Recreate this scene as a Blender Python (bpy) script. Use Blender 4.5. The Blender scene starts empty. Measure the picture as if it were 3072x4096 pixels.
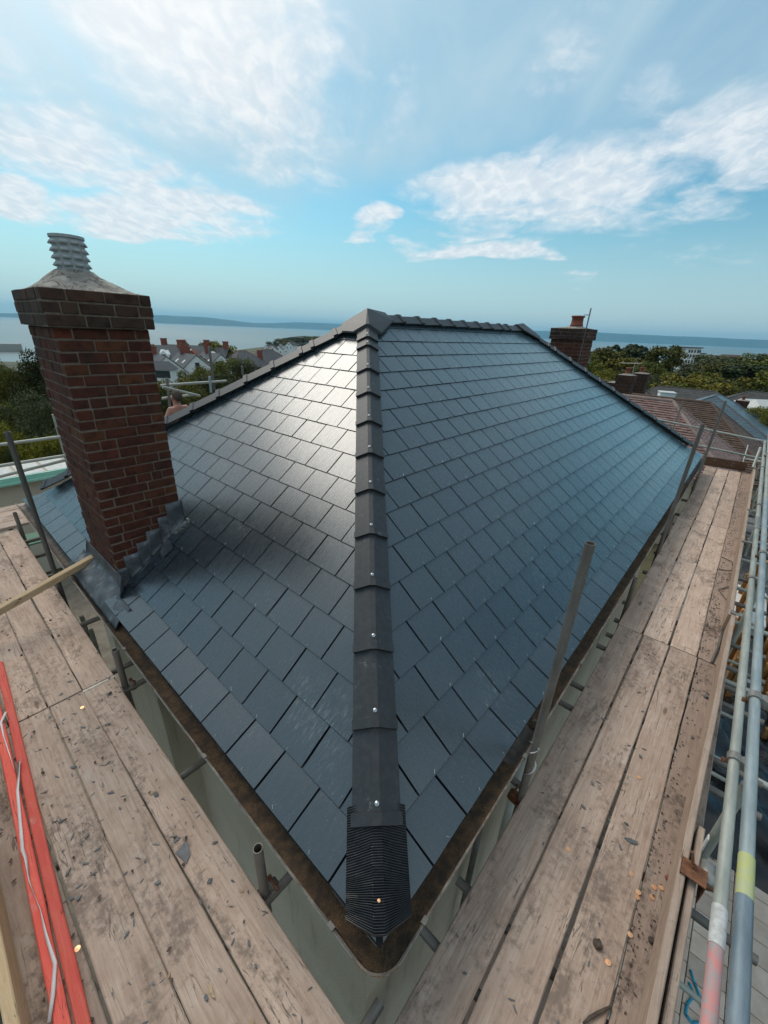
import bpy, bmesh, math, random
import numpy as np
from mathutils import Vector, Matrix
random.seed(7)
rng = np.random.default_rng(7)
S = bpy.context.scene
COL = S.collection
rad = math.radians

# ------------------------------------------------------------------ camera, world, sun, exposure
YAW, PITCH, ROLL, FPX = 0.7088, 0.4169, -0.0414, 1631.4
CAM = np.array([-0.6492, -0.4839, 2.3035])
_f = np.array([math.cos(YAW) * math.cos(PITCH), math.sin(YAW) * math.cos(PITCH), -math.sin(PITCH)])
_r = np.array([math.sin(YAW), -math.cos(YAW), 0.0])
_d = np.cross(_f, _r)
RIGHT = math.cos(ROLL) * _r + math.sin(ROLL) * _d
DOWN = -math.sin(ROLL) * _r + math.cos(ROLL) * _d
FWD = _f
cd = bpy.data.cameras.new('camera')
cd.sensor_fit = 'VERTICAL'; cd.sensor_height = 36.0; cd.lens = FPX / 4096 * 36.0
cd.clip_start = 0.05; cd.clip_end = 60000
cam = bpy.data.objects.new('camera', cd); COL.objects.link(cam)
cam.matrix_world = Matrix(((RIGHT[0], -DOWN[0], -FWD[0], CAM[0]), (RIGHT[1], -DOWN[1], -FWD[1], CAM[1]),
                           (RIGHT[2], -DOWN[2], -FWD[2], CAM[2]), (0, 0, 0, 1)))
S.camera = cam

SUN_AZ, SUN_EL = rad(77), rad(50)          # azimuth measured from +X towards +Y
sd = bpy.data.lights.new('sun', 'SUN'); sd.energy = 1.5; sd.angle = rad(34); sd.color = (1.0, 0.93, 0.83)
sun = bpy.data.objects.new('sun', sd); COL.objects.link(sun)
sv = Vector((math.cos(SUN_AZ) * math.cos(SUN_EL), math.sin(SUN_AZ) * math.cos(SUN_EL), math.sin(SUN_EL)))
sun.rotation_euler = sv.to_track_quat('Z', 'Y').to_euler()
S.view_settings.view_transform = 'Standard'; S.view_settings.look = 'None'
S.view_settings.exposure = 0.14; S.view_settings.gamma = 1.0; S.view_settings.use_curve_mapping = False
S.cycles.max_bounces = 5; S.cycles.diffuse_bounces = 2; S.cycles.glossy_bounces = 2; S.cycles.adaptive_threshold = .02
S.cycles.transparent_max_bounces = 6; S.cycles.volume_bounces = 0; S.cycles.caustics_reflective = False
S.cycles.caustics_refractive = False


def pray(px):
    """world direction through a photo pixel (3072 x 4096)"""
    return RIGHT * ((px[0] - 1536) / FPX) + DOWN * ((px[1] - 2048) / FPX) + FWD
def at_z(px, z): d = pray(px); return CAM + (z - CAM[2]) / d[2] * d
def at_x(px, x): d = pray(px); return CAM + (x - CAM[0]) / d[0] * d
def at_y(px, y): d = pray(px); return CAM + (y - CAM[1]) / d[1] * d
def at_d(px, dist):
    d = pray(px); return CAM + d * (dist / math.hypot(d[0], d[1]))
def project(P):
    q = np.atleast_2d(np.asarray(P, float)) - CAM
    z = q @ FWD
    return np.c_[1536 + FPX * (q @ RIGHT) / z, 2048 + FPX * (q @ DOWN) / z]


class NT:
    """small node-tree writer"""
    def __init__(s, tree): s.t = tree; s.l = tree.links
    def n(s, typ, **kw):
        nd = s.t.nodes.new(typ)
        for k, v in kw.items():
            if k.startswith('i_'):
                key = k[2:]; key = int(key) if key.isdigit() else key
                sock = nd.inputs[key]
                if hasattr(v, 'is_linked') or isinstance(v, bpy.types.NodeSocket): s.l.new(v, sock)
                else: sock.default_value = v
            else: setattr(nd, k, v)
        return nd
    def math(s, op, a, b=0.0, c=0.0, clamp=False):
        nd = s.t.nodes.new('ShaderNodeMath'); nd.operation = op; nd.use_clamp = clamp
        for i, v in enumerate((a, b, c)):
            if isinstance(v, bpy.types.NodeSocket): s.l.new(v, nd.inputs[i])
            else: nd.inputs[i].default_value = v
        return nd.outputs[0]
    def mix(s, fac, a, b, blend='MIX'):
        nd = s.t.nodes.new('ShaderNodeMix'); nd.data_type = 'RGBA'; nd.blend_type = blend
        for i, v in ((0, fac), (6, a), (7, b)):
            if isinstance(v, bpy.types.NodeSocket): s.l.new(v, nd.inputs[i])
            else:
                nd.inputs[i].default_value = (v if i == 0 else (*v[:3], 1.0))
        return nd.outputs[2]
    def ramp(s, fac, stops, interp='LINEAR'):
        nd = s.t.nodes.new('ShaderNodeValToRGB'); nd.color_ramp.interpolation = interp
        el = nd.color_ramp.elements
        while len(el) < len(stops): el.new(0.5)
        for e, (p, c) in zip(el, stops):
            e.position = p; e.color = (*c, 1.0) if len(c) == 3 else c
        s.l.new(fac, nd.inputs[0]); return nd.outputs[0]
    def smooth(s, v, lo, hi):
        nd = s.t.nodes.new('ShaderNodeMapRange'); nd.interpolation_type = 'SMOOTHSTEP'
        s.l.new(v, nd.inputs[0]); nd.inputs[1].default_value = lo; nd.inputs[2].default_value = hi
        return nd.outputs[0]
    def noise(s, vec, scale, detail=3.0, rough=0.55, dist=0.0):
        nd = s.t.nodes.new('ShaderNodeTexNoise')
        if vec is not None: s.l.new(vec, nd.inputs['Vector'])
        nd.inputs['Scale'].default_value = scale; nd.inputs['Detail'].default_value = detail
        nd.inputs['Roughness'].default_value = rough; nd.inputs['Distortion'].default_value = dist
        return nd.outputs['Fac']
    def mapv(s, vec, scale=(1, 1, 1), loc=(0, 0, 0), rot=(0, 0, 0)):
        nd = s.t.nodes.new('ShaderNodeMapping'); s.l.new(vec, nd.inputs[0])
        nd.inputs['Scale'].default_value = scale; nd.inputs['Location'].default_value = loc; nd.inputs['Rotation'].default_value = rot
        return nd.outputs[0]


# ---- sky: Nishita with procedural clouds placed by direction
def build_world():
    w = bpy.data.worlds.new('World'); S.world = w; w.use_nodes = True
    t = NT(w.node_tree); w.node_tree.nodes.clear()
    out = t.n('ShaderNodeOutputWorld'); bg = t.n('ShaderNodeBackground')
    t.l.new(bg.outputs[0], out.inputs[0])
    sky = t.n('ShaderNodeTexSky'); sky.sky_type = 'NISHITA'; sky.sun_disc = False
    sky.sun_elevation = SUN_EL; sky.sun_rotation = math.pi / 2 - SUN_AZ
    sky.altitude = 40; sky.air_density = 1.2; sky.dust_density = 1.4; sky.ozone_density = 2.0
    co = t.n('ShaderNodeTexCoord').outputs['Generated']
    def dot(v):
        nd = t.n('ShaderNodeVectorMath', operation='DOT_PRODUCT'); t.l.new(co, nd.inputs[0]); nd.inputs[1].default_value = v
        return nd.outputs['Value']
    fh = (math.cos(YAW), math.sin(YAW), 0); rh = (math.sin(YAW), -math.cos(YAW), 0)
    F = dot(fh); Rr = dot(rh); Z = dot((0, 0, 1))
    # flat cloud layer coordinates (perspective of a layer overhead)
    zz = t.math('ADD', t.math('MAXIMUM', Z, 0.0), 0.16)
    px_ = t.math('DIVIDE', Rr, zz); py_ = t.math('DIVIDE', F, zz)
    lay = t.n('ShaderNodeCombineXYZ'); t.l.new(px_, lay.inputs[0]); t.l.new(py_, lay.inputs[1])
    L = lay.outputs[0]
    # chart of the sky ahead
    Fm = t.math('MAXIMUM', F, 0.08)
    U = t.math('DIVIDE', Rr, Fm); V = t.math('DIVIDE', Z, Fm)
    warp = t.n('ShaderNodeTexNoise'); t.l.new(L, warp.inputs['Vector']); warp.inputs['Scale'].default_value = 1.6; warp.inputs['Detail'].default_value = 3
    wsep = t.n('ShaderNodeSeparateColor'); t.l.new(warp.outputs['Color'], wsep.inputs[0])
    Uw = t.math('ADD', U, t.math('MULTIPLY', t.math('SUBTRACT', wsep.outputs[0], .5), .26))
    Vw = t.math('ADD', V, t.math('MULTIPLY', t.math('SUBTRACT', wsep.outputs[1], .5), .17))
    def chart(x, y):                                     # photo pixel (1659 wide overview) to chart
        d = pray((x * 1.8517, y * 1.8517)); f = d @ np.array(fh); return (d @ np.array(rh)) / f, d[2] / f
    uvw = t.n('ShaderNodeCombineXYZ'); t.l.new(Uw, uvw.inputs[0]); t.l.new(Vw, uvw.inputs[1]); UV = uvw.outputs[0]
    def blob(x, y, x2, y2, half, power=1.0):
        """soft ellipse between two sky points, half-width in chart units"""
        a = np.array(chart(x, y)); b = np.array(chart(x2, y2)); c = (a + b) / 2; d = (b - a) / 2
        ln = max(np.linalg.norm(d), 1e-3); mp = t.n('ShaderNodeMapping', vector_type='TEXTURE'); t.l.new(UV, mp.inputs[0])
        mp.inputs['Location'].default_value = (c[0], c[1], 0); mp.inputs['Rotation'].default_value = (0, 0, math.atan2(d[1], d[0])); mp.inputs['Scale'].default_value = (ln + half, half, 1)
        dt = t.n('ShaderNodeVectorMath', operation='DOT_PRODUCT'); t.l.new(mp.outputs[0], dt.inputs[0]); t.l.new(mp.outputs[0], dt.inputs[1])
        return t.math('MULTIPLY_ADD', dt.outputs['Value'], -power, power)
    blobs = [blob(300, -30, 600, 170, .20, 1.1), blob(590, 60, 610, 230, .10, .7), blob(-60, 90, 110, 170, .11, .5), blob(-80, 250, 330, 365, .105, 1.1), blob(190, 380, 530, 445, .07, 1.35),
             blob(-60, 405, 90, 440, .05, 1.3), blob(120, 458, 430, 487, .05, 1.35), blob(895, 440, 1250, 400, .07, 1.25), blob(1150, 395, 1500, 335, .12, 1.1),
             blob(1450, 320, 1760, 235, .12, .9), blob(870, 545, 1190, 528, .040, 1.4), blob(770, 487, 830, 485, .024, 1.1), blob(760, 522, 825, 520, .018, .8),
             blob(1230, 585, 1320, 565, .016, .6), blob(640, 300, 740, 400, .05, .5), blob(1150, 90, 1260, 60, .08, .5), blob(1390, 180, 1480, 170, .06, .4),
             blob(820, 260, 870, 180, .06, .4), blob(1310, 520, 1700, 560, .04, .35)]
    m = blobs[0]
    for b in blobs[1:]: m = t.math('MAXIMUM', m, b)
    front = t.smooth(F, 0.05, 0.3)
    m = t.math('MULTIPLY', t.math('MAXIMUM', m, 0.0), front)
    # the layer beyond the frame: same kind of broken cloud, unseen and thickened to whiten the light
    rest = t.math('MULTIPLY', t.math('MULTIPLY_ADD', t.smooth(t.noise(L, .55, 2), .42, .64), .75, .12), t.math('SUBTRACT', 1.0, front))
    m = t.math('MAXIMUM', m, rest)
    tex = t.noise(t.mapv(L, (1.0, 1.15, 1), rot=(0, 0, .5)), 3.1, 8, .60, .7)
    tex2 = t.noise(t.mapv(L, (1.7, 1.0, 1), rot=(0, 0, -.4)), 9.0, 4, .6, .5)
    body = t.math('ADD', m, t.math('MULTIPLY', t.math('SUBTRACT', tex, .5), 1.75))
    body = t.math('ADD', body, t.math('MULTIPLY', t.math('SUBTRACT', tex2, .5), .35))
    dens = t.math('MULTIPLY', t.smooth(body, .18, 1.12), t.smooth(m, 0.0, .30))
    # one thin sheet of high cloud whose near edge carries the brighter rims; it streaks towards the horizon
    ep = np.array([chart(x, y) for x, y in ((0, 425), (430, 470), (850, 452), (1250, 425), (1659, 285))]); qa, qb, qc = np.polyfit(ep[:, 0], ep[:, 1], 2)
    edge = t.math('ADD', t.math('MULTIPLY', t.math('MULTIPLY_ADD', U, float(qa), float(qb)), U), float(qc))
    sheet = t.smooth(t.math('SUBTRACT', Vw, edge), -.03, .13)
    sheet = t.math('ADD', t.math('MULTIPLY', sheet, front), t.math('MULTIPLY', t.smooth(Z, .15, .4), t.math('SUBTRACT', 1.0, front)))
    st = t.noise(t.mapv(L, (1.7, .40, 1), rot=(0, 0, .10)), 1.3, 5, .62, .6)
    big = t.noise(t.mapv(L, (1, 1, 1), loc=(.4, .2, 0)), .62, 2, .5)
    veil = t.math('MULTIPLY', t.math('MULTIPLY_ADD', t.smooth(t.math('ADD', t.math('MULTIPLY', st, .6), t.math('MULTIPLY', big, .5)), .36, .74), .75, .22), sheet)
    base = t.mix(1.0, sky.outputs[0], (SKY_TINT[0], SKY_TINT[1], SKY_TINT[2]), 'MULTIPLY')
    hz = t.math('MULTIPLY', t.math('SUBTRACT', 1.0, t.smooth(Z, -.02, .26)), .80)
    base = t.mix(hz, base, HORIZON)
    c = t.mix(veil, base, VEIL)
    # thicker parts of a cloud are a little greyer below
    shade = t.mix(t.smooth(tex2, .35, .7), (CLOUD[0] * .78, CLOUD[1] * .84, CLOUD[2] * .90), CLOUD)
    c = t.mix(t.math('MULTIPLY', dens, .90), c, shade)
    glow = t.smooth(dot(tuple(sv)), .78, 1.0)            # veiled sun: the thin cloud is brighter round it
    c = t.mix(t.math('MULTIPLY', glow, .7), c, SUNCLOUD)
    t.l.new(c, bg.inputs[0]); bg.inputs[1].default_value = 0.1
    w.cycles.sampling_method = 'MANUAL'; w.cycles.sample_map_resolution = 512
SKY_TINT = (0.56, 1.02, 1.06)
HORIZON = (5.6, 6.9, 7.5)
VEIL = (4.7, 6.3, 7.1)
CLOUD = (8.6, 8.8, 8.9)
SUNCLOUD = (11.0, 10.7, 10.4)
build_world()


# ------------------------------------------------------------------ materials
def new_mat(name):
    m = bpy.data.materials.new(name); m.use_nodes = True
    t = NT(m.node_tree); b = m.node_tree.nodes['Principled BSDF']
    return m, t, b
def setc(t, b, key, v):
    if isinstance(v, bpy.types.NodeSocket): t.l.new(v, b.inputs[key])
    else: b.inputs[key].default_value = (*v, 1.0) if isinstance(v, tuple) else v
def bump(t, b, h, strength=.3, dist=.01):
    n = t.n('ShaderNodeBump'); t.l.new(h, n.inputs['Height']); n.inputs['Strength'].default_value = strength; n.inputs['Distance'].default_value = dist
    t.l.new(n.outputs[0], b.inputs['Normal'])
def obj_coord(t, spread=37.0):
    """object coordinates shifted by the object's own random number"""
    tc = t.n('ShaderNodeTexCoord').outputs['Object']; r = t.n('ShaderNodeObjectInfo').outputs['Random']
    a = t.n('ShaderNodeVectorMath', operation='ADD'); t.l.new(tc, a.inputs[0])
    c = t.n('ShaderNodeCombineXYZ')
    for i, k in enumerate((spread, spread * 1.7, spread * .6)): t.l.new(t.math('MULTIPLY', r, k), c.inputs[i])
    t.l.new(c.outputs[0], a.inputs[1]); return a.outputs[0], r
def pos(t): return t.n('ShaderNodeNewGeometry').outputs['Position']

def mat_plain(name, c1, c2=None, rough=.7, scale=6.0, metal=0.0, bmp=0.0, bscale=40.0, spec=.5, vary=0.0):
    m, t, b = new_mat(name); v, r = obj_coord(t)
    col = t.mix(t.smooth(t.noise(v, scale, 4), .3, .7), c1, c2 or c1)
    if vary:
        hsv = t.n('ShaderNodeHueSaturation'); t.l.new(col, hsv.inputs['Color'])
        t.l.new(t.math('ADD', 1 - vary / 2, t.math('MULTIPLY', r, vary)), hsv.inputs['Value']); col = hsv.outputs[0]
    setc(t, b, 'Base Color', col); b.inputs['Roughness'].default_value = rough; b.inputs['Metallic'].default_value = metal
    b.inputs['Specular IOR Level'].default_value = spec
    if bmp: bump(t, b, t.noise(v, bscale, 4), bmp)
    return m

M = {}
def slate_mat(name, random_island):
    m, t, b = new_mat(name)
    uv = t.n('ShaderNodeUVMap').outputs[0]
    oi = t.n('ShaderNodeObjectInfo').outputs['Random']
    geo = t.n('ShaderNodeNewGeometry')
    r = geo.outputs['Random Per Island'] if random_island else oi
    a = t.n('ShaderNodeVectorMath', operation='ADD'); t.l.new(uv, a.inputs[0])
    c = t.n('ShaderNodeCombineXYZ'); t.l.new(t.math('MULTIPLY', r, 91.0), c.inputs[0]); t.l.new(t.math('MULTIPLY', r, 53.0), c.inputs[1])
    t.l.new(c.outputs[0], a.inputs[1]); v = a.outputs[0]
    riv = t.noise(t.mapv(v, (26, 5, 1)), 1.6, 6, .62, .8)
    grit = t.noise(v, 170, 3, .6)
    col = t.ramp(t.math('ADD', t.math('MULTIPLY', riv, .35), t.math('MULTIPLY', r, .5)), [(0.1, (.015, .020, .024)), (.5, (.021, .027, .032)), (.9, (.031, .039, .045))])
    # chalky dust: smears down the slope and splashes
    P = geo.outputs['Position']
    zone = t.smooth(t.noise(P, 1.15, 3, .5), .56, .72)
    scr = t.smooth(t.noise(t.mapv(v, (60, 9, 1)), 1.5, 6, .72), .50, .74)
    dust = t.math('MULTIPLY', zone, scr)
    spk = t.math('MULTIPLY', t.smooth(t.noise(P, 120, 2, .5), .70, .76), t.smooth(t.noise(P, 2.0, 2), .45, .7))
    dust = t.math('ADD', t.math('MULTIPLY', dust, .60), t.math('MULTIPLY', spk, .6), clamp=True)
    col = t.mix(dust, col, (.42, .45, .47))
    setc(t, b, 'Base Color', col)
    rg = t.math('ADD', t.math('ADD', .20, t.math('MULTIPLY', riv, .14)), t.math('MULTIPLY', dust, .35))
    t.l.new(rg, b.inputs['Roughness']); b.inputs['IOR'].default_value = 2.05; b.inputs['Sheen Weight'].default_value = 1.0; b.inputs['Sheen Roughness'].default_value = .30; b.inputs['Sheen Tint'].default_value = (.46, .82, 1.0, 1)  # blue sheen tint put in for sky reflected at grazing angles
    bump(t, b, t.math('ADD', riv, t.math('MULTIPLY', grit, .35)), .24, .003)
    return m
M['slate'] = slate_mat('slate', False)
M['slate_mass'] = slate_mat('slate_mass', True)
M['slate_edge'] = mat_plain('slate_edge', (.010, .012, .014), (.016, .018, .020), .9, spec=.1)  # dark edge colour stands in for shadow along courses and joints

def tile_mat():
    m, t, b = new_mat('hip_tile'); v, r = obj_coord(t)
    n1 = t.noise(v, 30, 4)
    col = t.mix(t.smooth(n1, .35, .7), (.022, .023, .025), (.034, .035, .037))
    scuff = t.math('MULTIPLY', t.smooth(t.noise(v, 9, 5, .6), .62, .74), t.smooth(t.noise(v, 90, 2), .45, .6))
    col = t.mix(t.math('MULTIPLY', scuff, .45), col, (.35, .36, .36))
    setc(t, b, 'Base Color', col); b.inputs['Roughness'].default_value = .48; b.inputs['IOR'].default_value = 1.5
    bump(t, b, t.noise(v, 160, 3), .15, .002)
    return m
M['hip_tile'] = tile_mat()
M['membrane'] = mat_plain('membrane', (.012, .013, .015), (.022, .023, .025), .34, 25)
M['screw'] = mat_plain('screw', (.55, .56, .57), None, .35, metal=.9)
M['rivet'] = mat_plain('rivet', (.55, .50, .44), (.7, .7, .68), .45, 60, metal=.3)
M['dark'] = mat_plain('dark_void', (.012, .012, .012), None, .9)

def brick_mat(name, cols, island=False):
    m, t, b = new_mat(name); v, r = obj_coord(t)
    if island: r = t.n('ShaderNodeNewGeometry').outputs['Random Per Island']
    col = t.ramp(r, cols)
    n1 = t.noise(v, 14, 5, .6); n2 = t.noise(v, 120, 3)
    col = t.mix(t.smooth(n1, .42, .74), col, t.mix(1.0, col, (.46, .44, .46), 'MULTIPLY'))
    soot = t.smooth(t.noise(pos(t), 3.3, 4), .48, .72)
    col = t.mix(t.math('MULTIPLY', soot, .55), col, (.030, .022, .020))
    setc(t, b, 'Base Color', col); b.inputs['Roughness'].default_value = .85; b.inputs['Specular IOR Level'].default_value = .25
    bump(t, b, t.math('ADD', n2, n1), .55, .004)
    return m
BR = [(0, (.075, .024, .016)), (.25, (.105, .031, .017)), (.5, (.085, .028, .017)), (.7, (.125, .044, .020)), (.85, (.066, .025, .020)), (1, (.135, .034, .018))]
BRC = [(0, (.052, .032, .024)), (.4, (.074, .042, .030)), (.7, (.090, .044, .027)), (1, (.062, .034, .025))]
M['brick'] = brick_mat('brick', BR); M['brick_mass'] = brick_mat('brick_mass', BR, True)
M['brick_cap'] = brick_mat('brick_cap', BRC); M['brick_cap_mass'] = brick_mat('brick_cap_mass', BRC, True)
M['mortar'] = mat_plain('mortar', (.13, .095, .070), (.19, .15, .115), .95, 20, bmp=.5, bscale=150)
def flaunch_mat():
    m, t, b = new_mat('flaunching'); v, r = obj_coord(t)
    n1 = t.noise(v, 9, 6, .65); col = t.mix(t.smooth(n1, .35, .7), (.22, .19, .155), (.42, .38, .33))
    cr = t.smooth(t.math('ABSOLUTE', t.math('SUBTRACT', t.noise(v, 7, 5, .6, 1.0), .5)), .0, .03)
    col = t.mix(cr, (.05, .04, .035), col); setc(t, b, 'Base Color', col); b.inputs['Roughness'].default_value = .95
    bump(t, b, t.math('ADD', n1, t.noise(v, 70, 4)), .8, .012); return m
M['flaunching'] = flaunch_mat()
M['vent'] = mat_plain('vent_pot', (.30, .31, .31), (.42, .43, .43), .55, 20, bmp=.1)
def lead_mat():
    m, t, b = new_mat('lead'); v = pos(t)
    n1 = t.noise(v, 6, 5, .6, .8); n2 = t.noise(v, 30, 4)
    col = t.ramp(t.math('ADD', t.math('MULTIPLY', n1, .7), t.math('MULTIPLY', n2, .3)), [(.3, (.040, .042, .045)), (.5, (.075, .079, .084)), (.60, (.13, .138, .146)), (.70, (.34, .36, .38))])
    setc(t, b, 'Base Color', col); b.inputs['Metallic'].default_value = .15; b.inputs['Roughness'].default_value = .5
    bump(t, b, n2, .25, .004); return m
M['lead'] = lead_mat()
def gutter_mat():
    m, t, b = new_mat('gutter'); v = pos(t)
    n1 = t.noise(v, 11, 6, .65); n2 = t.noise(v, 50, 4, .6)
    col = t.ramp(n1, [(.3, (.045, .037, .030)), (.5, (.095, .072, .055)), (.62, (.165, .125, .094)), (.75, (.26, .22, .18))])
    wh = t.math('MULTIPLY', t.smooth(t.noise(v, 28, 5, .7), .62, .7), .5); col = t.mix(wh, col, (.34, .33, .31))
    setc(t, b, 'Base Color', col); b.inputs['Roughness'].default_value = .62; bump(t, b, n2, .5, .004); return m
M['gutter'] = gutter_mat()
def lip_mat():
    m, t, b = new_mat('gutter_paint'); v = pos(t)
    n1 = t.noise(t.mapv(v, (1, 1, 1)), 4.5, 6, .7); n2 = t.noise(v, 40, 4, .6)
    col = t.mix(t.smooth(n1, .52, .60), (.44, .42, .38), (.20, .065, .018)); col = t.mix(t.smooth(n2, .58, .7), col, (.10, .085, .07))
    setc(t, b, 'Base Color', col); b.inputs['Roughness'].default_value = .7; bump(t, b, n2, .4, .003); return m
M['gutter_paint'] = lip_mat()
def silt_mat():
    m, t, b = new_mat('silt'); v = pos(t)
    n1 = t.noise(v, 18, 5, .7); n2 = t.noise(v, 210, 3, .6)
    col = t.mix(t.smooth(n1, .35, .65), (.050, .034, .022), (.125, .072, .036)); col = t.mix(t.math('MULTIPLY', t.smooth(n2, .60, .68), t.smooth(n1, .45, .6)), col, (.36, .21, .09))
    setc(t, b, 'Base Color', col); b.inputs['Roughness'].default_value = .95; bump(t, b, n2, 1.0, .01); return m
M['silt'] = silt_mat()
def render_mat(name, c1, c2, c3):
    m, t, b = new_mat(name); v = pos(t)
    n1 = t.noise(v, 1.2, 4); n2 = t.noise(v, 75, 3, .7); n3 = t.noise(t.mapv(v, (3, 3, .35)), 2.0, 5, .6)
    col = t.mix(t.smooth(n1, .35, .65), c1, c2); col = t.mix(t.math('MULTIPLY', t.smooth(n2, .5, .68), .65), col, c3)
    col = t.mix(t.math('MULTIPLY', t.smooth(n3, .55, .75), .4), col, (.14, .12, .085))
    setc(t, b, 'Base Color', col); b.inputs['Roughness'].default_value = .95; bump(t, b, n2, 1.0, .012); return m
M['render'] = render_mat('pebbledash', (.50, .41, .295), (.58, .485, .365), (.28, .21, .14))

def board_mat(name, c_dark, c_mid, c_light, dirt, dirt_amt):
    """weathered plank: grain along local X"""
    m, t, b = new_mat(name); v, r = obj_coord(t, 23)
    g = t.noise(t.mapv(v, (1.0, 16, 16)), 3.0, 7, .65, 1.2)
    fine = t.noise(t.mapv(v, (2.5, 90, 90)), 2.2, 4, .6)
    blot = t.noise(v, 3.6, 6, .68)
    stn = t.noise(t.mapv(v, (.7, 1.6, 1)), 2.1, 6, .68, .6)
    col = t.ramp(t.math('ADD', t.math('MULTIPLY', g, .55), t.math('MULTIPLY', blot, .45)), [(.28, c_dark), (.48, c_mid), (.68, c_light)])
    hsv = t.n('ShaderNodeHueSaturation'); t.l.new(col, hsv.inputs['Color']); t.l.new(t.math('ADD', .80, t.math('MULTIPLY', r, .38)), hsv.inputs['Value']); col = hsv.outputs[0]
    col = t.mix(t.math('MULTIPLY', t.smooth(fine, .56, .74), .35), col, c_dark)
    crk = t.math('MULTIPLY', t.math('SUBTRACT', 1.0, t.smooth(t.math('ABSOLUTE', t.math('SUBTRACT', t.noise(t.mapv(v, (.55, 9, 9)), 1.7, 4, .55, .5), .5)), 0.0, .011)), t.smooth(blot, .47, .6))
    col = t.mix(t.math('MULTIPLY', crk, .75), col, (.05, .035, .025))
    dm = t.smooth(t.math('ADD', stn, t.math('MULTIPLY', t.math('SUBTRACT', t.noise(v, 26, 4, .7), .5), .6)), .50, .70)
    col = t.mix(t.math('MULTIPLY', dm, dirt_amt), col, dirt)
    sp = t.smooth(t.noise(v, 95, 2, .5), .67, .73); col = t.mix(t.math('MULTIPLY', sp, t.math('MULTIPLY', t.smooth(blot, .4, .62), .7)), col, (.055, .04, .03))
    vo = t.n('ShaderNodeTexVoronoi', feature='F1'); t.l.new(t.mapv(v, (1.1, 4.2, 2)), vo.inputs['Vector']); vo.inputs['Scale'].default_value = 1.0; vo.inputs['Randomness'].default_value = 1.0
    kd = t.math('ADD', vo.outputs['Distance'], t.math('MULTIPLY', t.math('SUBTRACT', blot, .5), .10)); kn = t.math('SUBTRACT', 1.0, t.smooth(kd, .035, .075)); col = t.mix(t.math('MULTIPLY', kn, .7), col, (c_dark[0] * .42, c_dark[1] * .36, c_dark[2] * .32))
    pale = t.smooth(t.noise(v, 5.5, 4, .6), .60, .74); col = t.mix(t.math('MULTIPLY', pale, .35), col, (.50, .44, .38))
    setc(t, b, 'Base Color', col); b.inputs['Roughness'].default_value = .82; b.inputs['Specular IOR Level'].default_value = .3
    bump(t, b, t.math('SUBTRACT', t.math('ADD', g, t.math('MULTIPLY', fine, .5)), crk), .45, .004); return m
M['board'] = board_mat('board', (.27, .178, .130), (.49, .345, .262), (.65, .500, .400), (.165, .120, .094), .72)
M['board_muddy'] = board_mat('board_muddy', (.23, .158, .120), (.36, .255, .198), (.47, .355, .280), (.125, .090, .070), .9)
M['toe'] = board_mat('toe', (.24, .165, .125), (.38, .275, .21), (.47, .36, .28), (.20, .14, .10), .35)
M['batten'] = board_mat('batten', (.36, .235, .125), (.50, .345, .20), (.58, .42, .26), (.30, .20, .11), .25)
M['red'] = board_mat('red_paint', (.62, .085, .065), (.74, .120, .090), (.80, .19, .14), (.60, .13, .05), .35)
M['brown_board'] = board_mat('brown_board', (.085, .045, .026), (.13, .07, .042), (.18, .105, .065), (.06, .04, .03), .5)
M['fence_wood'] = board_mat('fence_wood', (.28, .13, .045), (.40, .20, .07), (.50, .27, .10), (.15, .08, .04), .3)

def tube_mat(name, base1, base2, rust, amt):
    m, t, b = new_mat(name); v, r = obj_coord(t, 19)
    n1 = t.noise(t.mapv(v, (3, 3, .6)), 6, 6, .65); n2 = t.noise(v, 60, 4, .6)
    col = t.mix(t.smooth(n1, .35, .68), base1, base2); ru = t.math('MULTIPLY', t.smooth(t.noise(t.mapv(v, (4, 4, 1.2)), 5, 6, .7), .5, .68), amt)
    col = t.mix(ru, col, rust); setc(t, b, 'Base Color', col)
    t.l.new(t.math('SUBTRACT', .30, t.math('MULTIPLY', ru, .4), clamp=True), b.inputs['Metallic']); t.l.new(t.math('ADD', .42, t.math('MULTIPLY', n1, .25)), b.inputs['Roughness'])
    bump(t, b, n2, .2, .002); return m
M['tube'] = tube_mat('tube', (.34, .345, .30), (.47, .475, .42), (.28, .23, .16), .5)
M['tube_blue'] = tube_mat('tube_blue', (.27, .32, .33), (.40, .44, .44), (.35, .31, .24), .4)
M['tube_slate'] = tube_mat('tube_slate', (.16, .20, .23), (.25, .30, .33), (.2, .18, .15), .3)
M['tube_rusty'] = tube_mat('tube_rusty', (.15, .135, .118), (.22, .20, .178), (.13, .088, .058), .85)
M['tube_dark'] = tube_mat('tube_dark', (.11, .105, .095), (.16, .15, .135), (.10, .065, .045), .7)
M['rust'] = mat_plain('rust', (.13, .048, .022), (.24, .10, .045), .85, 30, bmp=.5, bscale=120)
M['coupler'] = mat_plain('coupler', (.34, .34, .32), (.24, .20, .16), .5, 22, metal=.5, bmp=.2)
M['pink_paint'] = mat_plain('pink_paint', (.62, .24, .22), (.36, .32, .31), .6, 40)
M['white_tape'] = mat_plain('white_tape', (.62, .61, .58), (.45, .43, .40), .6, 40)
M['yellow_tape'] = mat_plain('yellow_tape', (.50, .50, .16), (.44, .46, .28), .5, 30)
M['ribbon'] = mat_plain('ribbon', (.70, .66, .64), (.60, .52, .50), .5, 12)
M['chip'] = mat_plain('chip', (.075, .078, .082), (.16, .16, .16), .6, 12)
M['mud'] = mat_plain('mud', (.065, .047, .036), (.115, .085, .064), .95, 30, bmp=.6)
M['copper'] = mat_plain('copper', (.90, .42, .20), (.86, .48, .26), .35, 40, metal=.45)
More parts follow.
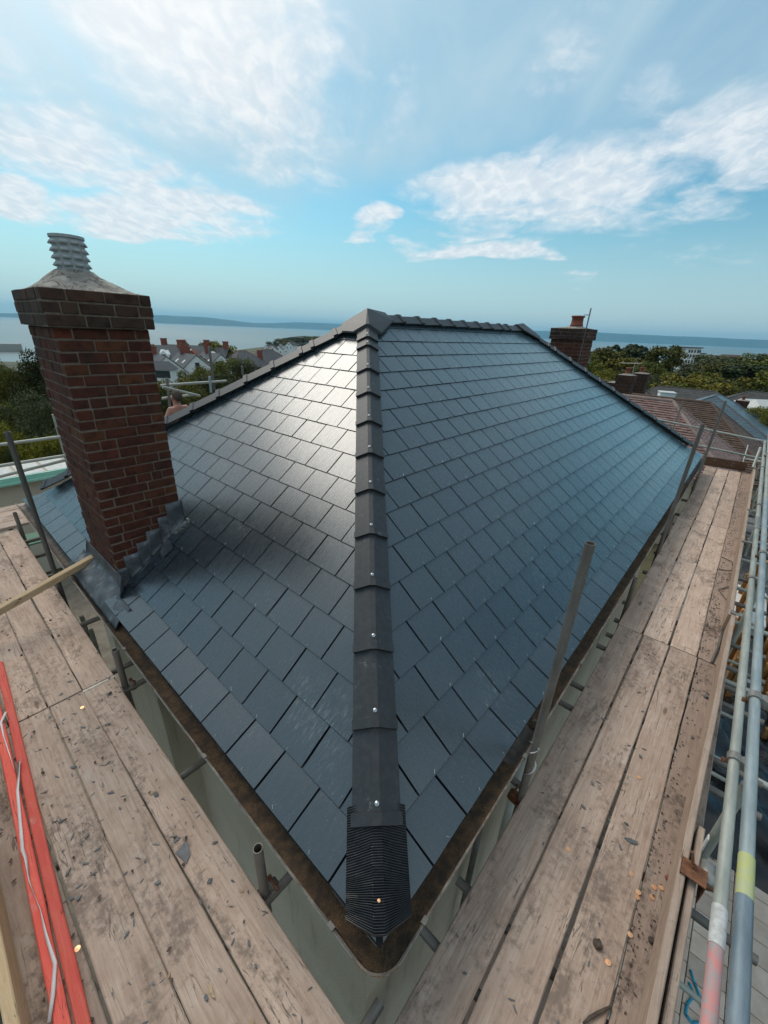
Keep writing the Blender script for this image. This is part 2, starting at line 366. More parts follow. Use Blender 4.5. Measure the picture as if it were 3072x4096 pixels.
M['white'] = mat_plain('white_paint', (.70, .70, .68), (.62, .62, .60), .5, 4)
M['white_plastic'] = mat_plain('white_plastic', (.62, .61, .57), (.52, .50, .46), .4, 8)
M['terracotta'] = mat_plain('terracotta', (.26, .075, .04), (.20, .055, .035), .8, 12)
M['glass'] = mat_plain('window_glass', (.02, .025, .03), (.04, .05, .06), .08, 1, spec=.8)
M['stone_cap'] = mat_plain('stone_cap', (.30, .27, .23), (.40, .37, .33), .9, 12, bmp=.5)

# ------------------------------------------------------------------ mesh helpers
def mesh(name, V, F, mat, smooth=False, uv=None):
    me = bpy.data.meshes.new(name); me.from_pydata([tuple(map(float, v)) for v in V], [], [tuple(map(int, f)) for f in F])
    if mat is not None: me.materials.append(M[mat] if isinstance(mat, str) else mat)
    if smooth: me.shade_smooth()
    if uv is not None:
        l = me.uv_layers.new(name='UVMap'); idx = np.empty(len(me.loops), np.int32); me.loops.foreach_get('vertex_index', idx)
        l.data.foreach_set('uv', np.asarray(uv, np.float32)[idx].ravel())
    return me
WM = {}                                              # world matrices of everything made so far
def obj(name, me, parent=None, mw=None, local=False, **props):
    """mesh object; coordinates are world coordinates unless local (then relative to the parent)"""
    o = bpy.data.objects.new(name, me); COL.objects.link(o)
    mb = Matrix() if mw is None else (mw if isinstance(mw, Matrix) else Matrix.Translation(mw))
    o.matrix_basis = mb; WM[o.name] = mb
    if parent is not None:
        o.parent = parent
        if local: WM[o.name] = WM[parent.name] @ mb
        else: o.matrix_parent_inverse = WM[parent.name].inverted()
    for k, v in props.items(): o[k] = v
    return o
def thing(name, label, cat, loc=(0, 0, 0), group=None, rz=0.0):
    o = bpy.data.objects.new(name, None); COL.objects.link(o); o.empty_display_size = .1
    o.matrix_basis = Matrix.Translation(tuple(map(float, loc))) @ Matrix.Rotation(rz, 4, 'Z'); WM[o.name] = o.matrix_basis.copy(); o['label'] = label; o['category'] = cat
    if group: o['group'] = group
    return o
def tag(o, label, cat, group=None):
    o['label'] = label; o['category'] = cat
    if group: o['group'] = group
    return o
def frame(o, x, y, z):
    return Matrix(((x[0], y[0], z[0], o[0]), (x[1], y[1], z[1], o[1]), (x[2], y[2], z[2], o[2]), (0, 0, 0, 1)))

class MB:
    """collects simple solids into one mesh"""
    def __init__(s): s.V = []; s.F = []; s.n = 0
    def add(s, V, F):
        V = [tuple(v) for v in V]; s.V += V; s.F += [tuple(i + s.n for i in f) for f in F]; s.n += len(V); return s
    def box(s, lo, hi):
        x0, y0, z0 = lo; x1, y1, z1 = hi
        return s.add([(x0, y0, z0), (x1, y0, z0), (x1, y1, z0), (x0, y1, z0), (x0, y0, z1), (x1, y0, z1), (x1, y1, z1), (x0, y1, z1)],
                     [(0, 3, 2, 1), (4, 5, 6, 7), (0, 1, 5, 4), (1, 2, 6, 5), (2, 3, 7, 6), (3, 0, 4, 7)])
    def bev(s, lo, hi, b=.004):
        """box with chamfered edges (all 12)"""
        x0, y0, z0 = lo; x1, y1, z1 = hi; V = []; idx = {}
        for i, (xa, xs) in enumerate(((x0, 1), (x1, -1))):
            for j, (ya, ys) in enumerate(((y0, 1), (y1, -1))):
                for k, (za, zs) in enumerate(((z0, 1), (z1, -1))):
                    for a, p in enumerate(((xa, ya + ys * b, za + zs * b), (xa + xs * b, ya, za + zs * b), (xa + xs * b, ya + ys * b, za))):
                        idx[i, j, k, a] = len(V); V.append(p)
        F = []; c = np.array([(x0 + x1) / 2, (y0 + y1) / 2, (z0 + z1) / 2])
        def q(*ids):
            P = np.array([V[i] for i in ids]); n = np.cross(P[1] - P[0], P[2] - P[0])
            F.append(ids if n @ (P.mean(0) - c) > 0 else ids[::-1])
        for i in (0, 1):
            q(idx[i, 0, 0, 0], idx[i, 1, 0, 0], idx[i, 1, 1, 0], idx[i, 0, 1, 0]); q(idx[0, i, 0, 1], idx[1, i, 0, 1], idx[1, i, 1, 1], idx[0, i, 1, 1]); q(idx[0, 0, i, 2], idx[1, 0, i, 2], idx[1, 1, i, 2], idx[0, 1, i, 2])
            for j in (0, 1):
                q(idx[i, j, 0, 0], idx[i, j, 1, 0], idx[i, j, 1, 1], idx[i, j, 0, 1]); q(idx[i, 0, j, 0], idx[i, 1, j, 0], idx[i, 1, j, 2], idx[i, 0, j, 2]); q(idx[0, i, j, 1], idx[1, i, j, 1], idx[1, i, j, 2], idx[0, i, j, 2])
                for k in (0, 1): q(idx[i, j, k, 0], idx[i, j, k, 1], idx[i, j, k, 2])
        return s.add(V, F)
    def tube(s, a, b, r, n=12, r2=None, cap=True, hollow=0.0):
        a = np.array(a, float); b = np.array(b, float); ax = b - a; L = np.linalg.norm(ax); ax /= L
        u = np.cross(ax, (0, 0, 1) if abs(ax[2]) < .9 else (1, 0, 0)); u /= np.linalg.norm(u); w = np.cross(ax, u); r2 = r if r2 is None else r2
        V = []; ang = np.linspace(0, 2 * math.pi, n, endpoint=False)
        for c, rr in ((a, r), (b, r2)): V += [c + rr * (math.cos(t) * u + math.sin(t) * w) for t in ang]
        F = [(i, (i + 1) % n, n + (i + 1) % n, n + i) for i in range(n)]
        if hollow:
            m = len(V)
            for c, rr in ((b, r2 - hollow), (b - ax * min(.25, L * .9), r2 - hollow)): V += [c + rr * (math.cos(t) * u + math.sin(t) * w) for t in ang]
            F += [(n + i, n + (i + 1) % n, m + (i + 1) % n, m + i) for i in range(n)] + [(m + i, m + (i + 1) % n, m + n + (i + 1) % n, m + n + i) for i in range(n)]
            F.append(tuple(m + n + i for i in range(n)))
            F.append(tuple(range(n))[::-1])
        elif cap: F += [tuple(range(n))[::-1], tuple(range(n, 2 * n))]
        return s.add(V, F)
    def lathe(s, prof, c=(0, 0, 0), n=20):
        V = []; F = []
        for r, z in prof: V += [(c[0] + r * math.cos(2 * math.pi * i / n), c[1] + r * math.sin(2 * math.pi * i / n), c[2] + z) for i in range(n)]
        for k in range(len(prof) - 1): F += [(k * n + i, k * n + (i + 1) % n, (k + 1) * n + (i + 1) % n, (k + 1) * n + i) for i in range(n)]
        F += [tuple(range(n))[::-1], tuple((len(prof) - 1) * n + i for i in range(n))]
        return s.add(V, F)
    def poly(s, pts, n, th):
        """polygon extruded by th along n (pts counter-clockwise seen from n)"""
        n = np.array(n, float); k = len(pts); P = [np.array(p, float) for p in pts]
        return s.add([p + n * th for p in P] + P, [tuple(range(k)), tuple(range(k, 2 * k))[::-1]] + [((i + 1) % k, i, k + i, k + (i + 1) % k) for i in range(k)])
    def make(s, name, mat, parent=None, smooth=False, mw=None, local=False, **props):
        return obj(name, mesh(name, s.V, s.F, mat, smooth), parent, mw, local, **props)
def auto_smooth(o, ang=40):
    me = o.data; bm = bmesh.new(); bm.from_mesh(me)
    for f in bm.faces: f.smooth = True
    for e in bm.edges: e.smooth = len(e.link_faces) == 2 and e.calc_face_angle(0) < rad(ang)
    bm.to_mesh(me); bm.free()
def sweep(path, prof, closed_prof=False):
    """loft profile (list of (side, up)) along a horizontal path of (x, y, z); side = right of travel"""
    V = []; F = []; P = [np.array(p, float) for p in path]; k = len(prof)
    for i, p in enumerate(P):
        a = P[min(i + 1, len(P) - 1)] - P[max(i - 1, 0)]; a[2] = 0; a /= np.linalg.norm(a); side = np.array([a[1], -a[0], 0])
        V += [p + side * u + np.array([0, 0, v]) for u, v in prof]
    for i in range(len(P) - 1):
        for j in range(k if closed_prof else k - 1): F.append((i * k + j, i * k + (j + 1) % k, (i + 1) * k + (j + 1) % k, (i + 1) * k + j))
    return V, F
def vnoise(p, seed=0):
    """cheap smooth pseudo noise for displacing vertices"""
    x, y, z = p; return (math.sin(x * 1.7 + seed) * math.cos(y * 2.3 - seed * 1.3) + .5 * math.sin(x * 4.1 - y * 3.7 + z * 2.9 + seed * 2.1) + .25 * math.sin(x * 9.3 + y * 8.1 - seed)) / 1.75

# ------------------------------------------------------------------ terrain, sea, far hills
SEA_Z = -36.0; GROUND = -5.2
def az_of(px): d = pray(px); return math.atan2(d[1], d[0])
HEAD = at_d((1235, 1400), 640)
def land_z(x, y):
    r = math.hypot(x - 5, y - 3); az = math.atan2(y - 3, x - 5)
    side = (YAW - az + math.pi) % (2 * math.pi) - math.pi               # + to the right of the view
    k = .060 - .030 * min(1, max(0, (side + .1) / .6))
    z = GROUND - k * max(0, r - 22) + .35 * vnoise((x / 22, y / 22, 0), 3) * min(1, max(0, (r - 25) / 40))
    z += 22 * math.exp(-((x - HEAD[0]) ** 2 + (y - HEAD[1]) ** 2) / (2 * 95 ** 2))
    coast = 470 + 260 * min(1, max(0, (side + .1) / .6)) + 60 * vnoise((az * 3, 1, 2), 5)
    if math.hypot(x - HEAD[0], y - HEAD[1]) < 190: coast = max(coast, r + 5)
    if abs(side) > 1.6: coast = 3500; z = max(z, -20)
    if r > coast: z -= (r - coast) * .5
    return max(z, SEA_Z - 8)
def ground():
    V = [(5, 3, GROUND)]; F = []; n = 180
    rs = list(np.geomspace(9, 1400, 46)) + [4500]
    for r in rs:
        for i in range(n):
            a = 2 * math.pi * i / n; x, y = 5 + r * math.cos(a), 3 + r * math.sin(a); V.append((x, y, land_z(x, y)))
    F += [(0, 1 + i, 1 + (i + 1) % n) for i in range(n)]
    for k in range(len(rs) - 1):
        for i in range(n): F.append((1 + k * n + i, 1 + (k + 1) * n + i, 1 + (k + 1) * n + (i + 1) % n, 1 + k * n + (i + 1) % n))
    m, t, b = new_mat('ground'); v = pos(t)
    n1 = t.noise(v, .06, 5, .6); n2 = t.noise(v, 1.4, 5, .65); n3 = t.noise(v, 14, 3)
    col = t.mix(t.smooth(n1, .4, .62), (.045, .055, .018), (.115, .098, .050)); col = t.mix(t.math('MULTIPLY', t.smooth(n2, .45, .7), .6), col, (.030, .040, .014))
    setc(t, b, 'Base Color', col); b.inputs['Roughness'].default_value = .95; bump(t, b, n3, .8, .05)
    obj('ground', mesh('ground', V, F, m, True), kind='structure')
ground()
def sea():
    m, t, b = new_mat('sea'); v = pos(t)
    setc(t, b, 'Base Color', t.mix(t.smooth(t.noise(t.mapv(v, (.0012, .0003, 1), rot=(0, 0, YAW)), 1, 4), .4, .65), (.10, .15, .16), (.15, .20, .20)))
    b.inputs['Roughness'].default_value = .34; b.inputs['IOR'].default_value = 1.33
    bump(t, b, t.noise(v, .35, 4, .6), .5, .25)
    R = 42000; obj('sea', mesh('sea', [(-R, -R, SEA_Z), (R, -R, SEA_Z), (R, R, SEA_Z), (-R, R, SEA_Z)], [(0, 1, 2, 3)], m), kind='structure')
sea()
M['hill'] = mat_plain('hill', (.055, .062, .035), (.10, .095, .060), .95, .002)
def hills(name, pts, dist, depth):
    """pts: photo pixels of the skyline; a ridge that falls away in front and behind"""
    xs = np.array([p[0] for p in pts], float); ys = np.array([p[1] for p in pts], float); V = []; F = []; n = 70
    prof = [(-.5, 0), (-.34, .35), (-.16, .78), (0, 1), (.25, .8), (.5, 0)]
    for i in range(n):
        x = xs[0] + (xs[-1] - xs[0]) * i / (n - 1); y = np.interp(x, xs, ys)
        top = at_d((x, y), dist); h = top[2] - SEA_Z + 7 * vnoise((i * .5, 1, 0), 2); d = pray((x, y)); d = np.array([d[0], d[1], 0]); d /= np.linalg.norm(d)
        for k, (o, hh) in enumerate(prof):
            p = top + d * o * depth; V.append((p[0], p[1], SEA_Z - 15 + (h + 15) * hh * (1 + (.07 * vnoise((i * .7, k * 2.1, 0), 4) if 0 < k < 3 else 0))))
    for i in range(n - 1):
        for k in range(5): F.append((i * 6 + k, (i + 1) * 6 + k, (i + 1) * 6 + k + 1, i * 6 + k + 1))
    obj(name, mesh(name, V, F, 'hill', True), kind='structure')
hills('hills', [(-900, 1216), (-300, 1246), (0, 1253), (420, 1249), (620, 1260), (800, 1267), (930, 1281), (1040, 1295), (1150, 1306)], 17000, 3500)
hills('hills', [(900, 1300), (1010, 1291), (1100, 1292), (1200, 1289), (1300, 1292), (1420, 1300), (1560, 1312), (1750, 1322), (2000, 1320), (2200, 1324), (2360, 1327), (2500, 1336), (2800, 1348), (3072, 1360), (3500, 1378)], 19000, 3000)
def breakwater():
    b = MB(); a0 = at_z((-260, 1404), SEA_Z); a1 = at_z((92, 1406), SEA_Z); d = (a1 - a0) / np.linalg.norm(a1 - a0); s = np.array([-d[1], d[0], 0]) * 7
    p = [a0 - s, a1 - s, a1 + s, a0 + s]; b.add([(*q[:2], SEA_Z - 2) for q in p] + [(*(q[:2] * .999 + p[(i + 2) % 4][:2] * .001), SEA_Z + 8.5) for i, q in enumerate(p)], [(0, 1, 5, 4), (1, 2, 6, 5), (2, 3, 7, 6), (3, 0, 4, 7), (4, 5, 6, 7)])
    tag(b.make('breakwater', 'stone_cap'), 'long grey stone breakwater out in the water behind the dark trees', 'breakwater')
breakwater()

# ------------------------------------------------------------------ the house being re-roofed
EX, EY, APEX = 11.0, 6.6, 3.3                                   # eave lengths, plan depth of the ridge
def course(n):
    if n <= 1: return .209 * n, .106 * n
    if n <= 2: return .209 + .206 * (n - 1), .106 + .144 * (n - 1)
    return .415 + .1965 * (n - 2), .250 + .1488 * (n - 2)
def roof_z(d):
    if d <= .209: return d * .106 / .209
    if d <= .415: return .106 + (d - .209) * .144 / .206
    return .250 + (d - .415) * .1488 / .1965
N_AP = 2 + (APEX - .415) / .1965
house = thing('house', 'pebbledashed house with a newly slated dark hipped roof and brick chimneys', 'house', (5.5, 3.3, GROUND))

wb = MB(); WI = .40                                             # walls: set in under the eaves
wb.box((WI, WI, GROUND - .6), (EX - WI, EY - WI, .02))
wall = wb.make('wall', 'render', house)
cb = MB(); cb.box((.155, 3.08, GROUND - .6), (.42, 4.32, -.16)); cb.make('chimney_breast', 'render', house)
sb = MB(); sb.box((.03, .03, -.17), (EX - .03, EY - .03, -.13)); sb.make('soffit', 'white', house)
fb = MB()
for lo, hi in (((.02, .02, -.16), (.045, EY - .02, -.02)), ((.046, .02, -.16), (EX - .02, .045, -.02)), ((EX - .045, .046, -.16), (EX - .02, EY - .02, -.02)), ((.046, EY - .045, -.16), (EX - .046, EY - .02, -.02))): fb.box(lo, hi)
fb.make('fascia', 'gutter_paint', house)

# windows on the right-hand wall, seen in the slot beside the scaffold
for x, w, z0, z1 in ((3.05, .62, -1.55, -.62), (5.2, 1.6, -1.6, -.5), (8.2, 1.6, -1.6, -.5)):
    b = MB(); f = .06
    for lo, hi in (((x - f, WI - .03, z0 - f), (x, WI + .03, z1 + f)), ((x + w, WI - .03, z0 - f), (x + w + f, WI + .03, z1 + f)), ((x, WI - .03, z1), (x + w, WI + .03, z1 + f)), ((x, WI - .03, z0 - f), (x + w, WI + .03, z0))): b.box(lo, hi)
    wn = b.make('window', 'white_plastic', house); MB().box((x, WI - .012, z0), (x + w, WI + .01, z1)).make('pane', 'glass', wn)
    MB().box((x - .12, WI - .09, z0 - f - .05), (x + w + .12, WI, z0 - f - .002)).make('sill', 'stone_cap', wn)

# roof deck under the slates
def deck():
    V = []; F = []
    ds = [0, .209, .415, APEX]
    for d in ds:
        z = roof_z(d) - .022; V += [(d, d, z), (EX - d, d, z), (EX - d, EY - d, z), (d, EY - d, z)]
    for k in range(3):
        for i in range(4): F.append((k * 4 + i, k * 4 + (i + 1) % 4, (k + 1) * 4 + (i + 1) % 4, (k + 1) * 4 + i))
    me = mesh('roof', V, F, 'dark', uv=[(v[0] * .7 + v[1], v[1] * .3 + v[2] * 1.5) for v in V]); me.materials.append(M['slate_mass'])
    for i, f in enumerate(me.polygons): f.material_index = 1 if i % 4 in (1, 2) else 0      # rear slopes
    return obj('roof', me, house)
roof = deck()

SW, SL, ST = .2915, .315, .0085
def slate_poly_mesh(pts, seed, uoff=0.0, voff=0.0):
    """slate from a convex outline in its own plane (u across, v up the slope), top face with a roughly cut edge"""
    r = random.Random(seed); k = len(pts); b = .0022
    c = np.mean(pts, 0); out = []
    for p in pts: out.append((p[0] + r.uniform(-.0012, .0012), p[1] + r.uniform(-.0016, .0016)))
    inn = [(p[0] + (c[0] - p[0]) / max(1e-4, abs(c[0] - p[0])) * min(b, abs(c[0] - p[0])), p[1] + (c[1] - p[1]) / max(1e-4, abs(c[1] - p[1])) * min(b, abs(c[1] - p[1]))) for p in out]
    V = [(x, y, ST) for x, y in inn] + [(x, y, ST - .0018) for x, y in out] + [(x, y, 0) for x, y in out]
    F = [tuple(range(k))]
    for i in range(k):
        j = (i + 1) % k; F += [(i + k, j + k, j, i), (i + 2 * k, j + 2 * k, j + k, i + k)]
    uv = [(v[0] + uoff, v[1] + voff) for v in V]
    return V, F, uv
def clip(poly, a, b, c):
    """keep a*x + b*y <= c"""
    out = []
    for i in range(len(poly)):
        p, q = poly[i], poly[(i + 1) % len(poly)]; fp = a * p[0] + b * p[1] - c; fq = a * q[0] + b * q[1] - c
        if fp <= 0: out.append(p)
        if (fp < 0) != (fq < 0) and abs(fp - fq) > 1e-12:
            s_ = fp / (fp - fq); out.append((p[0] + s_ * (q[0] - p[0]), p[1] + s_ * (q[1] - p[1])))
    return out
def edged(me):
    """slate edges coloured dark, painting in the shadow line under each course"""
    me.materials.append(M['slate_edge'])
    for f in me.polygons:
        if abs(f.normal.z) < .8 or f.area < .0009 and len(f.vertices) == 4 and abs(f.normal.z) < .95: f.material_index = 1
    return me
full_slates = []
for i in range(6):
    V, F, uv = slate_poly_mesh([(-SW / 2, 0), (SW / 2, 0), (SW / 2, SL), (-SW / 2, SL)], 100 + i)
    full_slates.append(edged(mesh('slate', V, F, 'slate', uv=uv)))
def lay_slates():
    items = []
    for side in ('L', 'R'):
        E_ = EY if side == 'L' else EX; e0 = .307 if side == 'L' else .370
        for n in range(int(N_AP) + 1):
            d0, z0 = course(n); d1, z1 = course(n + 1); ang = math.atan2(z1 - z0, d1 - d0) - rad(1.75); ca, sa = math.cos(ang), math.sin(ang)
            lift = .0095
            for k in range(-3, 45):
                ec = e0 + .15 + .3 * k + (.15 if n % 2 else 0) + random.uniform(-.0012, .0012)
                top = SL if n < int(N_AP) else min(SL, (APEX - d0) / ca)
                pl = [(-SW / 2, 0), (SW / 2, 0), (SW / 2, top), (-SW / 2, top)]
                # clip at the hips: plan distance along the eave minus plan depth
                m_ = .012; cl = clip(pl, -1, ca, ec - d0 - m_) if True else pl
                cl = clip(cl, 1, ca, E_ - ec - d0 - m_) if len(cl) > 2 else cl
                if len(cl) < 3: continue
                ar = abs(sum(cl[i][0] * cl[(i + 1) % len(cl)][1] - cl[(i + 1) % len(cl)][0] * cl[i][1] for i in range(len(cl)))) / 2
                if ar < .0006: continue
                full = len(cl) == 4 and abs(ar - SW * SL) < 1e-5
                rz = random.gauss(0, .0022)
                if side == 'L':
                    if 3.33 < ec < 4.08 and .17 < d0 and d0 + .247 * ca < .77: continue      # the chimney stands here
                    if n == 0 and 3.25 < ec < 4.22: continue                                       # lead apron instead of slates
                    o = (d0 - sa * lift, ec, z0 + ca * lift); X = np.array((0, -1, 0)); Y = np.array((ca, 0, sa)); Z = np.array((-sa, 0, ca)); cl = [(-p[0], p[1]) for p in cl][::-1]
                else:
                    o = (ec, d0 - sa * lift, z0 + ca * lift); X = np.array((1, 0, 0)); Y = np.array((0, ca, sa)); Z = np.array((0, -sa, ca))
                mw = frame(o, X, Y, Z) @ Matrix.Rotation(rz, 4, 'Z') @ Matrix.Rotation(random.gauss(0, .0035), 4, 'Y') @ Matrix.Rotation(random.gauss(0, .0022), 4, 'X')
                c3 = np.array(o) + Y * .12
                vis = [np.array(o) + X * p[0] + Y * min(p[1], .245) for p in cl]
                pp = project(vis); area = abs(sum(pp[i, 0] * pp[(i + 1) % len(pp), 1] - pp[(i + 1) % len(pp), 0] * pp[i, 1] for i in range(len(pp)))) / 2
                if side == 'L' and ec > 3.2 and d0 > .15: area *= .6                           # partly behind the chimney
                items.append((area, mw, cl, full))
    items.sort(key=lambda q: -q[0])
    for i, (ar, mw, cl, full) in enumerate(items[:300]):
        if full: me = full_slates[i % 6]
        else:
            V, F, uv = slate_poly_mesh(cl, i); me = edged(mesh('slate', V, F, 'slate', uv=uv))
        obj('slate', me, roof, mw)
    MV, MF, MU, MI = [], [], [], []
    for i, (ar, mw, cl, full) in enumerate(items[300:]):
        V, F, uv = slate_poly_mesh(cl, i + 500, random.uniform(0, 60), random.uniform(0, 60)); b = len(MV)
        MV += [tuple(mw @ Vector(v)) for v in V]; MF += [tuple(b + j for j in f) for f in F]; MU += uv; MI += [0] + [0, 1] * len(cl)
    mm = mesh('slates', MV, MF, 'slate_mass', uv=MU); mm.materials.append(M['slate_edge']); mm.polygons.foreach_set('material_index', np.array(MI, np.int32)); obj('slates', mm, roof, kind='stuff')
    rb = MB()                                                    # little rivet tails at the foot of each slate
    for ar, mw, cl, full in items[:430]:
        if not full: continue
        p = mw @ Vector((random.uniform(-.01, .01), .012, ST)); q = mw @ Vector((random.uniform(-.012, .012), .026, ST + .004))
        rb.tube(p, q, .0014, 5)
    rb.make('rivet_tails', 'rivet', roof, kind='stuff')
lay_slates()

# hip and ridge tiles
def ridge_tile_mesh(L, leg, ang, collar=True):
    """local X runs up the hip, Z out of the roof; two legs with a flat crown and a raised collar at the low end"""
    ca, sa = math.cos(ang), math.sin(ang)
    def sec(x, g, th=.016):
        fl = .016
        o = [(-fl - leg * ca, -leg * sa), (-fl, 0), (fl, 0), (fl + leg * ca, -leg * sa)]
        nrm = [(-sa, ca), (-sa * .5, 1), (sa * .5, 1), (sa, ca)]
        return [(x, p[0] + n[0] * g, p[1] + n[1] * g) for p, n in zip(o, nrm)] + [(x, p[0] - n[0] * th, p[1] - n[1] * th) for p, n in zip(o, nrm)][::-1]
    cr = .012 if collar else .0
    secs = [sec(0, cr), sec(.05, cr), sec(.056, 0), sec(L, 0)]
    V = [p for s_ in secs for p in s_]; F = []
    for k in range(3): F += [(k * 8 + i, (k + 1) * 8 + i, (k + 1) * 8 + (i + 1) % 8, k * 8 + (i + 1) % 8) for i in range(8)]
    F += [tuple(range(8)), tuple(24 + i for i in range(8))[::-1]]
    return V, F
def lay_tiles(P0, P1, stations, leg, ang, lift, name='hip_tile', screws=True):
    """stations: distances along P0->P1 where each tile's low end sits; last entry closes the run"""
    P0 = np.array(P0, float); P1 = np.array(P1, float); a = P1 - P0; Ltot = np.linalg.norm(a); a /= Ltot
    s_ = np.cross((0, 0, 1), a); s_ /= np.linalg.norm(s_); n = np.cross(a, s_)
    cache = {}
    for i in range(len(stations) - 1):
        L = round(stations[i + 1] - stations[i] + .035, 3)
        if L not in cache:
            V, F = ridge_tile_mesh(L, leg, ang); cache[L] = mesh(name, V, F, 'hip_tile')
        # lean each tile a touch so its collar rides over the one below
        o = P0 + a * stations[i] + n * (lift + .010); a2 = a * 1.0 - n * (.012 / L); a2 /= np.linalg.norm(a2); n2 = np.cross(a2, s_)
        t = obj(name, cache[L], roof, frame(o, a2, s_, n2) @ Matrix.Rotation(random.gauss(0, .006), 4, 'X'))
        if screws:
            p = o + a2 * .085 + n2 * .0
            MB().lathe([(.011, 0), (.011, .004), (.007, .006), (.006, .009), (.003, .011)], (0, 0, 0), 10).make('screw', 'screw', t, mw=frame(p, a2, s_, n2))
def hip_t(y, lift=.06):
    lo, hi = -.2, 3.4
    for _ in range(50):
        m = (lo + hi) / 2; yy = project((m, m, roof_z(max(m, 0)) + lift))[0][1]
        if yy > y: lo = m
        else: hi = m
    return m
HZ = roof_z(APEX); HK = .415                                     # the hip runs straight above the kick at the eaves
hip0 = np.array((HK, HK, roof_z(HK))); hipd = np.array((APEX, APEX, HZ)) - hip0; HL = np.linalg.norm(hipd)
near = [hip_t(y) for y in (3269, 2889, 2582, 2332, 2128, 1953, 1809, 1682, 1568, 1474, 1381, 1348, 1299)]
st_n = [(t - HK) / (APEX - HK) * HL for t in near]
lay_tiles(hip0, hip0 + hipd, st_n + [HL - .04], .118, rad(29), .058)
def st_from(P0, P1, pts, nx, ny, c):
    P0 = np.array(P0, float); P1 = np.array(P1, float); a = P1 - P0; L = np.linalg.norm(a); r = []
    for p in pts:
        d = pray(p); t = (c - nx * CAM[0] - ny * CAM[1]) / (nx * d[0] + ny * d[1]); q = CAM + t * d; r.append(float((q - P0) @ a / L))
    return sorted(r), L
u3 = 1000 / 1659; k5 = 800 / 1659
lh, lL = st_from((0, EY, .02), (APEX, APEX, HZ), [(600 + u3 * x, 1200 + u3 * y) for x, y in ((1190, 165), (1040, 245), (965, 290), (785, 395), (610, 490), (430, 590), (260, 680))], 1, 1, EY)
while lh[0] > .55: lh.insert(0, lh[0] - .39)
lay_tiles((0, EY, .02), (APEX, APEX, HZ), lh + [lL - .02], .150, rad(29), .058, screws=False)
rh_, rL = st_from((EX, 0, .02), (EX - APEX, APEX, HZ), [(2050 + k5 * x, 1200 + k5 * y) for x, y in ((240, 275), (325, 335), (380, 375), (500, 465), (625, 555), (740, 640), (850, 720), (965, 805), (1075, 890), (1180, 965), (1295, 1050), (1390, 1120), (1495, 1200))], 1, 1, EX)
lay_tiles((EX, 0, .02), (EX - APEX, APEX, HZ), rh_ + [rL - .02], .150, rad(29), .058, screws=False)
lay_tiles((EX, EY, .02), (EX - APEX, APEX, HZ), list(np.arange(.3, rL, .39)) + [rL - .02], .118, rad(29), .058, screws=False)
lay_tiles((EX - APEX + .05, APEX, HZ), (APEX - .05, APEX, HZ), [EX - APEX + .05 - x for x in (7.74, 6.97, 6.70, 6.28, 5.90, 5.49, 5.10, 4.72, 4.31, 3.90, 3.52)] + [EX - 2 * APEX + .06], .14, rad(36), .055, name='ridge_tile', screws=False)
def apex_cap(x, sgn, near_=True):
    """three-way cap where two hips and the ridge meet"""
    z = HZ + .085; V = [(x, APEX, z + .03)]; r = .30; tips = []
    dirs = [(-sgn * .707, -.707, -.50), (-sgn * .707, .707, -.50), (sgn, 0, -.02)]
    ring = []
    for i, (dx, dy, dz) in enumerate(dirs):
        px_, py_ = -dy, dx
        for w, dr in ((-.165, -.085), (-.02, 0), (.02, 0), (.165, -.085)): ring.append((x + dx * r + px_ * w, APEX + dy * r + py_ * w, z + dz * r + dr + .005))
    V += ring; F = []
    for i in range(3): F += [(0, 1 + i * 4 + j, 2 + i * 4 + j) for j in range(3)]
    for i, j in ((0, 1), (1, 2), (2, 0)):
        pass
    V2 = V + [(v[0], v[1], v[2] - .02) for v in V]; k = len(V); bm = bmesh.new()
    for v in V2: bm.verts.new(v)
    bmesh.ops.convex_hull(bm, input=bm.verts[:]); me = bpy.data.meshes.new('ridge_cap'); bm.to_mesh(me); bm.free(); me.materials.append(M['hip_tile'])
    obj('ridge_cap', me, roof)
apex_cap(APEX, 1); apex_cap(EX - APEX, -1)
# black pleated roll under the hip tiles, bare at the foot of the near hip
def membrane():
    V = []; F = []; t0, t1 = hip_t(3770, .045), near[0] + .05; npl = 50; cols = [(-.142, -.066), (-.09, -.040), (-.03, -.004), (-.022, 0), (.022, 0), (.03, -.004), (.09, -.040), (.142, -.066)]
    side = np.array((1, -1, 0)) / math.sqrt(2); k = len(cols); rows = npl * 3 + 1
    for i in range(rows):
        tc = t0 + (t1 - t0) * i / (rows - 1); h = .006 if i % 3 == 1 else (.0055 if i % 3 == 2 else 0)
        for j, (w, dz) in enumerate(cols):
            t = tc + max(0, 1 - i / (rows * .45)) * abs(w) * .42; taper = 1.0
            p = np.array((t, t, roof_z(max(t, 0)) + (min(t, 0)) * .5 + .052)) + side * w * taper; V.append((p[0], p[1], p[2] + dz * .9 + h + .003 * vnoise((t * 30, j, 0), 1)))
    for i in range(rows - 1):
        for j in range(k - 1): F.append((i * k + j, i * k + j + 1, (i + 1) * k + j + 1, (i + 1) * k + j))
    o = obj('ridge_membrane', mesh('ridge_membrane', V, F, 'membrane'), roof); tag_label = 'black pleated ridge roll left bare at the foot of the hip'; o['label'] = tag_label
    MB().lathe([(.007, 0), (.007, .003), (.004, .004)], (.075, .075, roof_z(.075) + .058), 10).make('rivet', 'copper', o)
membrane()

